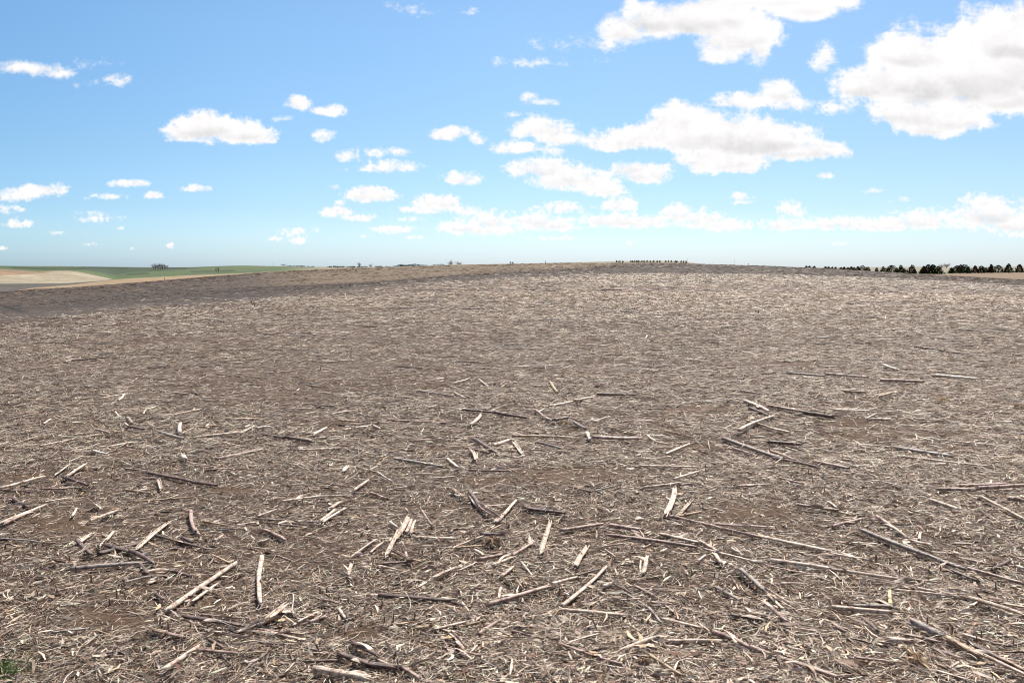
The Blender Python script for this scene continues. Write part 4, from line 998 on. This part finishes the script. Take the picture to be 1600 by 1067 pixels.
# far shelterbelt left of the centre
FB = [(450, 5, 415), (454, 5, 414.6), (459.5, 5, 415), (465.5, 6, 414.6), (470, 5, 415), (474, 6, 414.7), (480.5, 2.5, 415.6), (485, 4, 416), (489, 3, 415.6), (514, 4, 416.2), (517, 4, 415.6), (522.5, 5, 415.2), (527, 5, 415.6), (531, 4, 415.8), (536, 5, 415.5), (544, 5, 416), (549, 5, 415.7), (553, 5, 415.6), (560, 6, 415.8), (566, 6, 416), (572, 6, 416), (588, 6, 415.4), (594, 6, 415), (604, 5, 416),
      (609, 5, 416), (617, 6, 415.2), (624, 8, 413.4), (629, 7, 413), (634, 6, 413.6), (641, 9, 412.8), (648, 10, 412.2), (654, 7, 413), (661, 5, 413.3), (667, 4, 414), (678, 6, 413.4), (684, 6, 413), (690, 9, 412.4), (694, 4, 413.5)]
for k, (x, wd, tp) in enumerate(FB):
    cedar(x, 418, tp, wd, M_farg, ord_label(k, len(FB), 'distant dark evergreen low on the skyline', 'of the far shelterbelt') if k < 12 or k >= 25 else f"distant dark evergreen low on the skyline, {['thirteenth','fourteenth','fifteenth','sixteenth','seventeenth','eighteenth','nineteenth','twentieth','twenty-first','twenty-second','twenty-third','twenty-fourth','twenty-fifth'][k-12]} from left of far shelterbelt",
          'evergreens of the far shelterbelt', tr, Y=1300 if x < 500 else 1150 if x < 600 else 700, round_=True, n=260, name='evergreen_tree')
for x, wd, b2, tp, m_, Yk, lb in [(443.5, 8, 417, 412.8, M_farw, 1300, 'pale round bare tree at the left end of the far shelterbelt'), (561.5, 6, 417, 410.6, M_farw, 1150, 'tall pale bare tree standing above the far shelterbelt'), (579.5, 8, 417, 413, M_farw, 1150, 'low pale bare tree right of the tallest shelterbelt tree'),
                                (704, 10, 415, 407.8, M_farw, 700, 'pale bare tree with reddish foot beside the skyline pole'), (717, 10, 415, 409.3, M_farw, 700, 'pale bare tree right of the skyline pole, second of the pair'),
                                (1471, 9, 421, 413.4, M_farw, 900, 'pale bare tree behind the windbreak, left one of two'), (1479, 10, 421, 412.3, M_farw, 900, 'pale bare tree behind the windbreak, right one of two')]:
    bare_tree(x, b2, tp, wd, m_, lb, 'bare trees on the skyline', tr, Y=Yk, n_main=9, thick=2.2)
for x, wd, tp in ((702, 8, 413), (717, 11, 413.2), (731, 6, 414)):
    cedar(x, 415.5, tp, wd, M_farred, f"low reddish brush on the skyline {'below the left pale tree' if x < 710 else 'below the right pale tree' if x < 725 else 'right of the pale trees'}", 'reddish brush', tr, Y=690, round_=True, n=200, name='shrub')
# bare grove on the green hill at left
GV = [(239.5, 8, 421.6, 413), (243, 7, 421.8, 412.6), (247, 8, 422, 413.4), (250.5, 7, 422, 412), (254, 8, 422.2, 412.8), (257.5, 6, 421.8, 413.4), (261, 6, 421, 415)]
for k, (x, wd, b2, tp) in enumerate(GV): bare_tree(x, b2, tp, wd, M_twig, ord_label(k, len(GV), 'leafless tree', 'of the grove on the green hill'), 'leafless grove on the green hill', tr, n_main=8, thick=1.3)
for k, (x, b2, tp, wd) in enumerate([(338, 426, 418.5, 4), (341.5, 426.3, 417.6, 5)]): bare_tree(x, b2, tp, wd, M_twig, f"small leafless tree on the green field above the tan strip, {'left' if k == 0 else 'right'} stem", 'small leafless trees', tr, n_main=5)

def pole(x, base, top, Y_, label, w_=.11, arm=False):
    d = ray(x, base); X_ = float(d[0] / d[1]) * Y_; Z_ = hgt(X_, Y_); q = ray(x, top); hh = H + Y_ * float(q[2] / q[1]) - Z_
    root = bpy.data.objects.new('utility_pole', None); col.objects.link(root); root.location = (X_, Y_, Z_); tag(root, label, 'pole', 'poles on the skyline')
    V, Fc = cone_trunk(hh, w_); V = [(v[0] * (1 if v[2] < hh * .9 else 3), v[1] * (1 if v[2] < hh * .9 else 3), v[2]) for v in V]
    link('post', poly_mesh('post', V, Fc, None), M_farw, root)
    if arm:
        a, b2, z = 1.2, .08, hh * .94
        V = [(sx_ * a, sy_ * b2 + .2, z + sz_ * b2) for sx_ in (-1, 1) for sy_ in (-1, 1) for sz_ in (-1, 1)]
        link('crossarm', poly_mesh('crossarm', V, [(0, 1, 3, 2), (4, 6, 7, 5), (0, 4, 5, 1), (2, 3, 7, 6), (0, 2, 6, 4), (1, 5, 7, 3)], None, False), M_farw, root)
pole(697, 415, 402.8, 600, 'tall thin pole left of the pale bare trees on the skyline')
pole(725, 415, 408.5, 640, 'short pole just right of the pale bare trees')
pole(775, 414, 407.5, 640, 'faint pole between the pale bare trees and the paired cedars')
pole(1074, 412, 403.8, 520, 'faint pole at the right end of the central rise')
pole(1147, 415, 404, 560, 'faint tall pole on the skyline right of the rise')
pole(1195, 416, 411, 560, 'faint short pole right of the tall one on the skyline')
pole(427.5, 417, 410.5, 900, 'faint pole above the green field left of the shelterbelt')
M_post = leaf_material('post_wood', (.10, .07, .05), (.2, .15, .12))
for x, b2, tp, Yk, lb in [(257.5, 438.5, 433.5, None, 'weathered fence post in the tan grass strip at left'), (527.5, 421.2, 417.3, 400, 'fence post standing where the green field ends'), (852.5, 412.5, 408.8, 300, 'lone fence post on the skyline at centre'), (1169, 416, 413.6, 260, 'small dark post on the skyline right of the rise')]:
    if Yk is None: X_, Y_, Z_ = ground_at(x, b2, 120)
    else: Y_ = Yk; d = ray(x, b2); X_ = float(d[0] / d[1]) * Y_; Z_ = hgt(X_, Y_)
    q = ray(x, tp); hh = max(.8, H + Y_ * float(q[2] / q[1]) - Z_)
    V, Fc = cone_trunk(hh, .13); V = [(v[0] * (1 if v[2] < hh * .9 else 5), v[1] * (1 if v[2] < hh * .9 else 5), v[2]) for v in V]; V.append((0, 0, hh + .03)); Fc += [(21 + k, 21 + (k + 1) % 7, 28) for k in range(7)]
    o = link('fence_post', poly_mesh('fence_post', V, Fc, None), M_post); o.location = (X_, Y_, Z_); tag(o, lb, 'post', 'posts at the field edge')
# taller weed stems standing in the field
for k, (x, b2, tp) in enumerate([(395, 479, 469), (397.5, 480, 472), (500, 580, 571), (1185, 490, 484)]):
    X_, Y_, Z_ = ground_at(x, b2); hh = (b2 - tp) / F * math.hypot(X_, Y_)
    V, Fc = stub_geom(hh, .007 * Y_ / 12, sr); o = link('dead_weed', poly_mesh('dead_weed', V, Fc, None), M_stub); o.location = (X_, Y_, Z_)
    tag(o, ['dead weed stem standing at the near field edge, left, taller one', 'shorter dead weed stem close right of the taller one', 'dead weed stem standing in the field left of centre', 'dead weed stem far out in the bright field, right'][k], 'weed', 'dead weed stems')
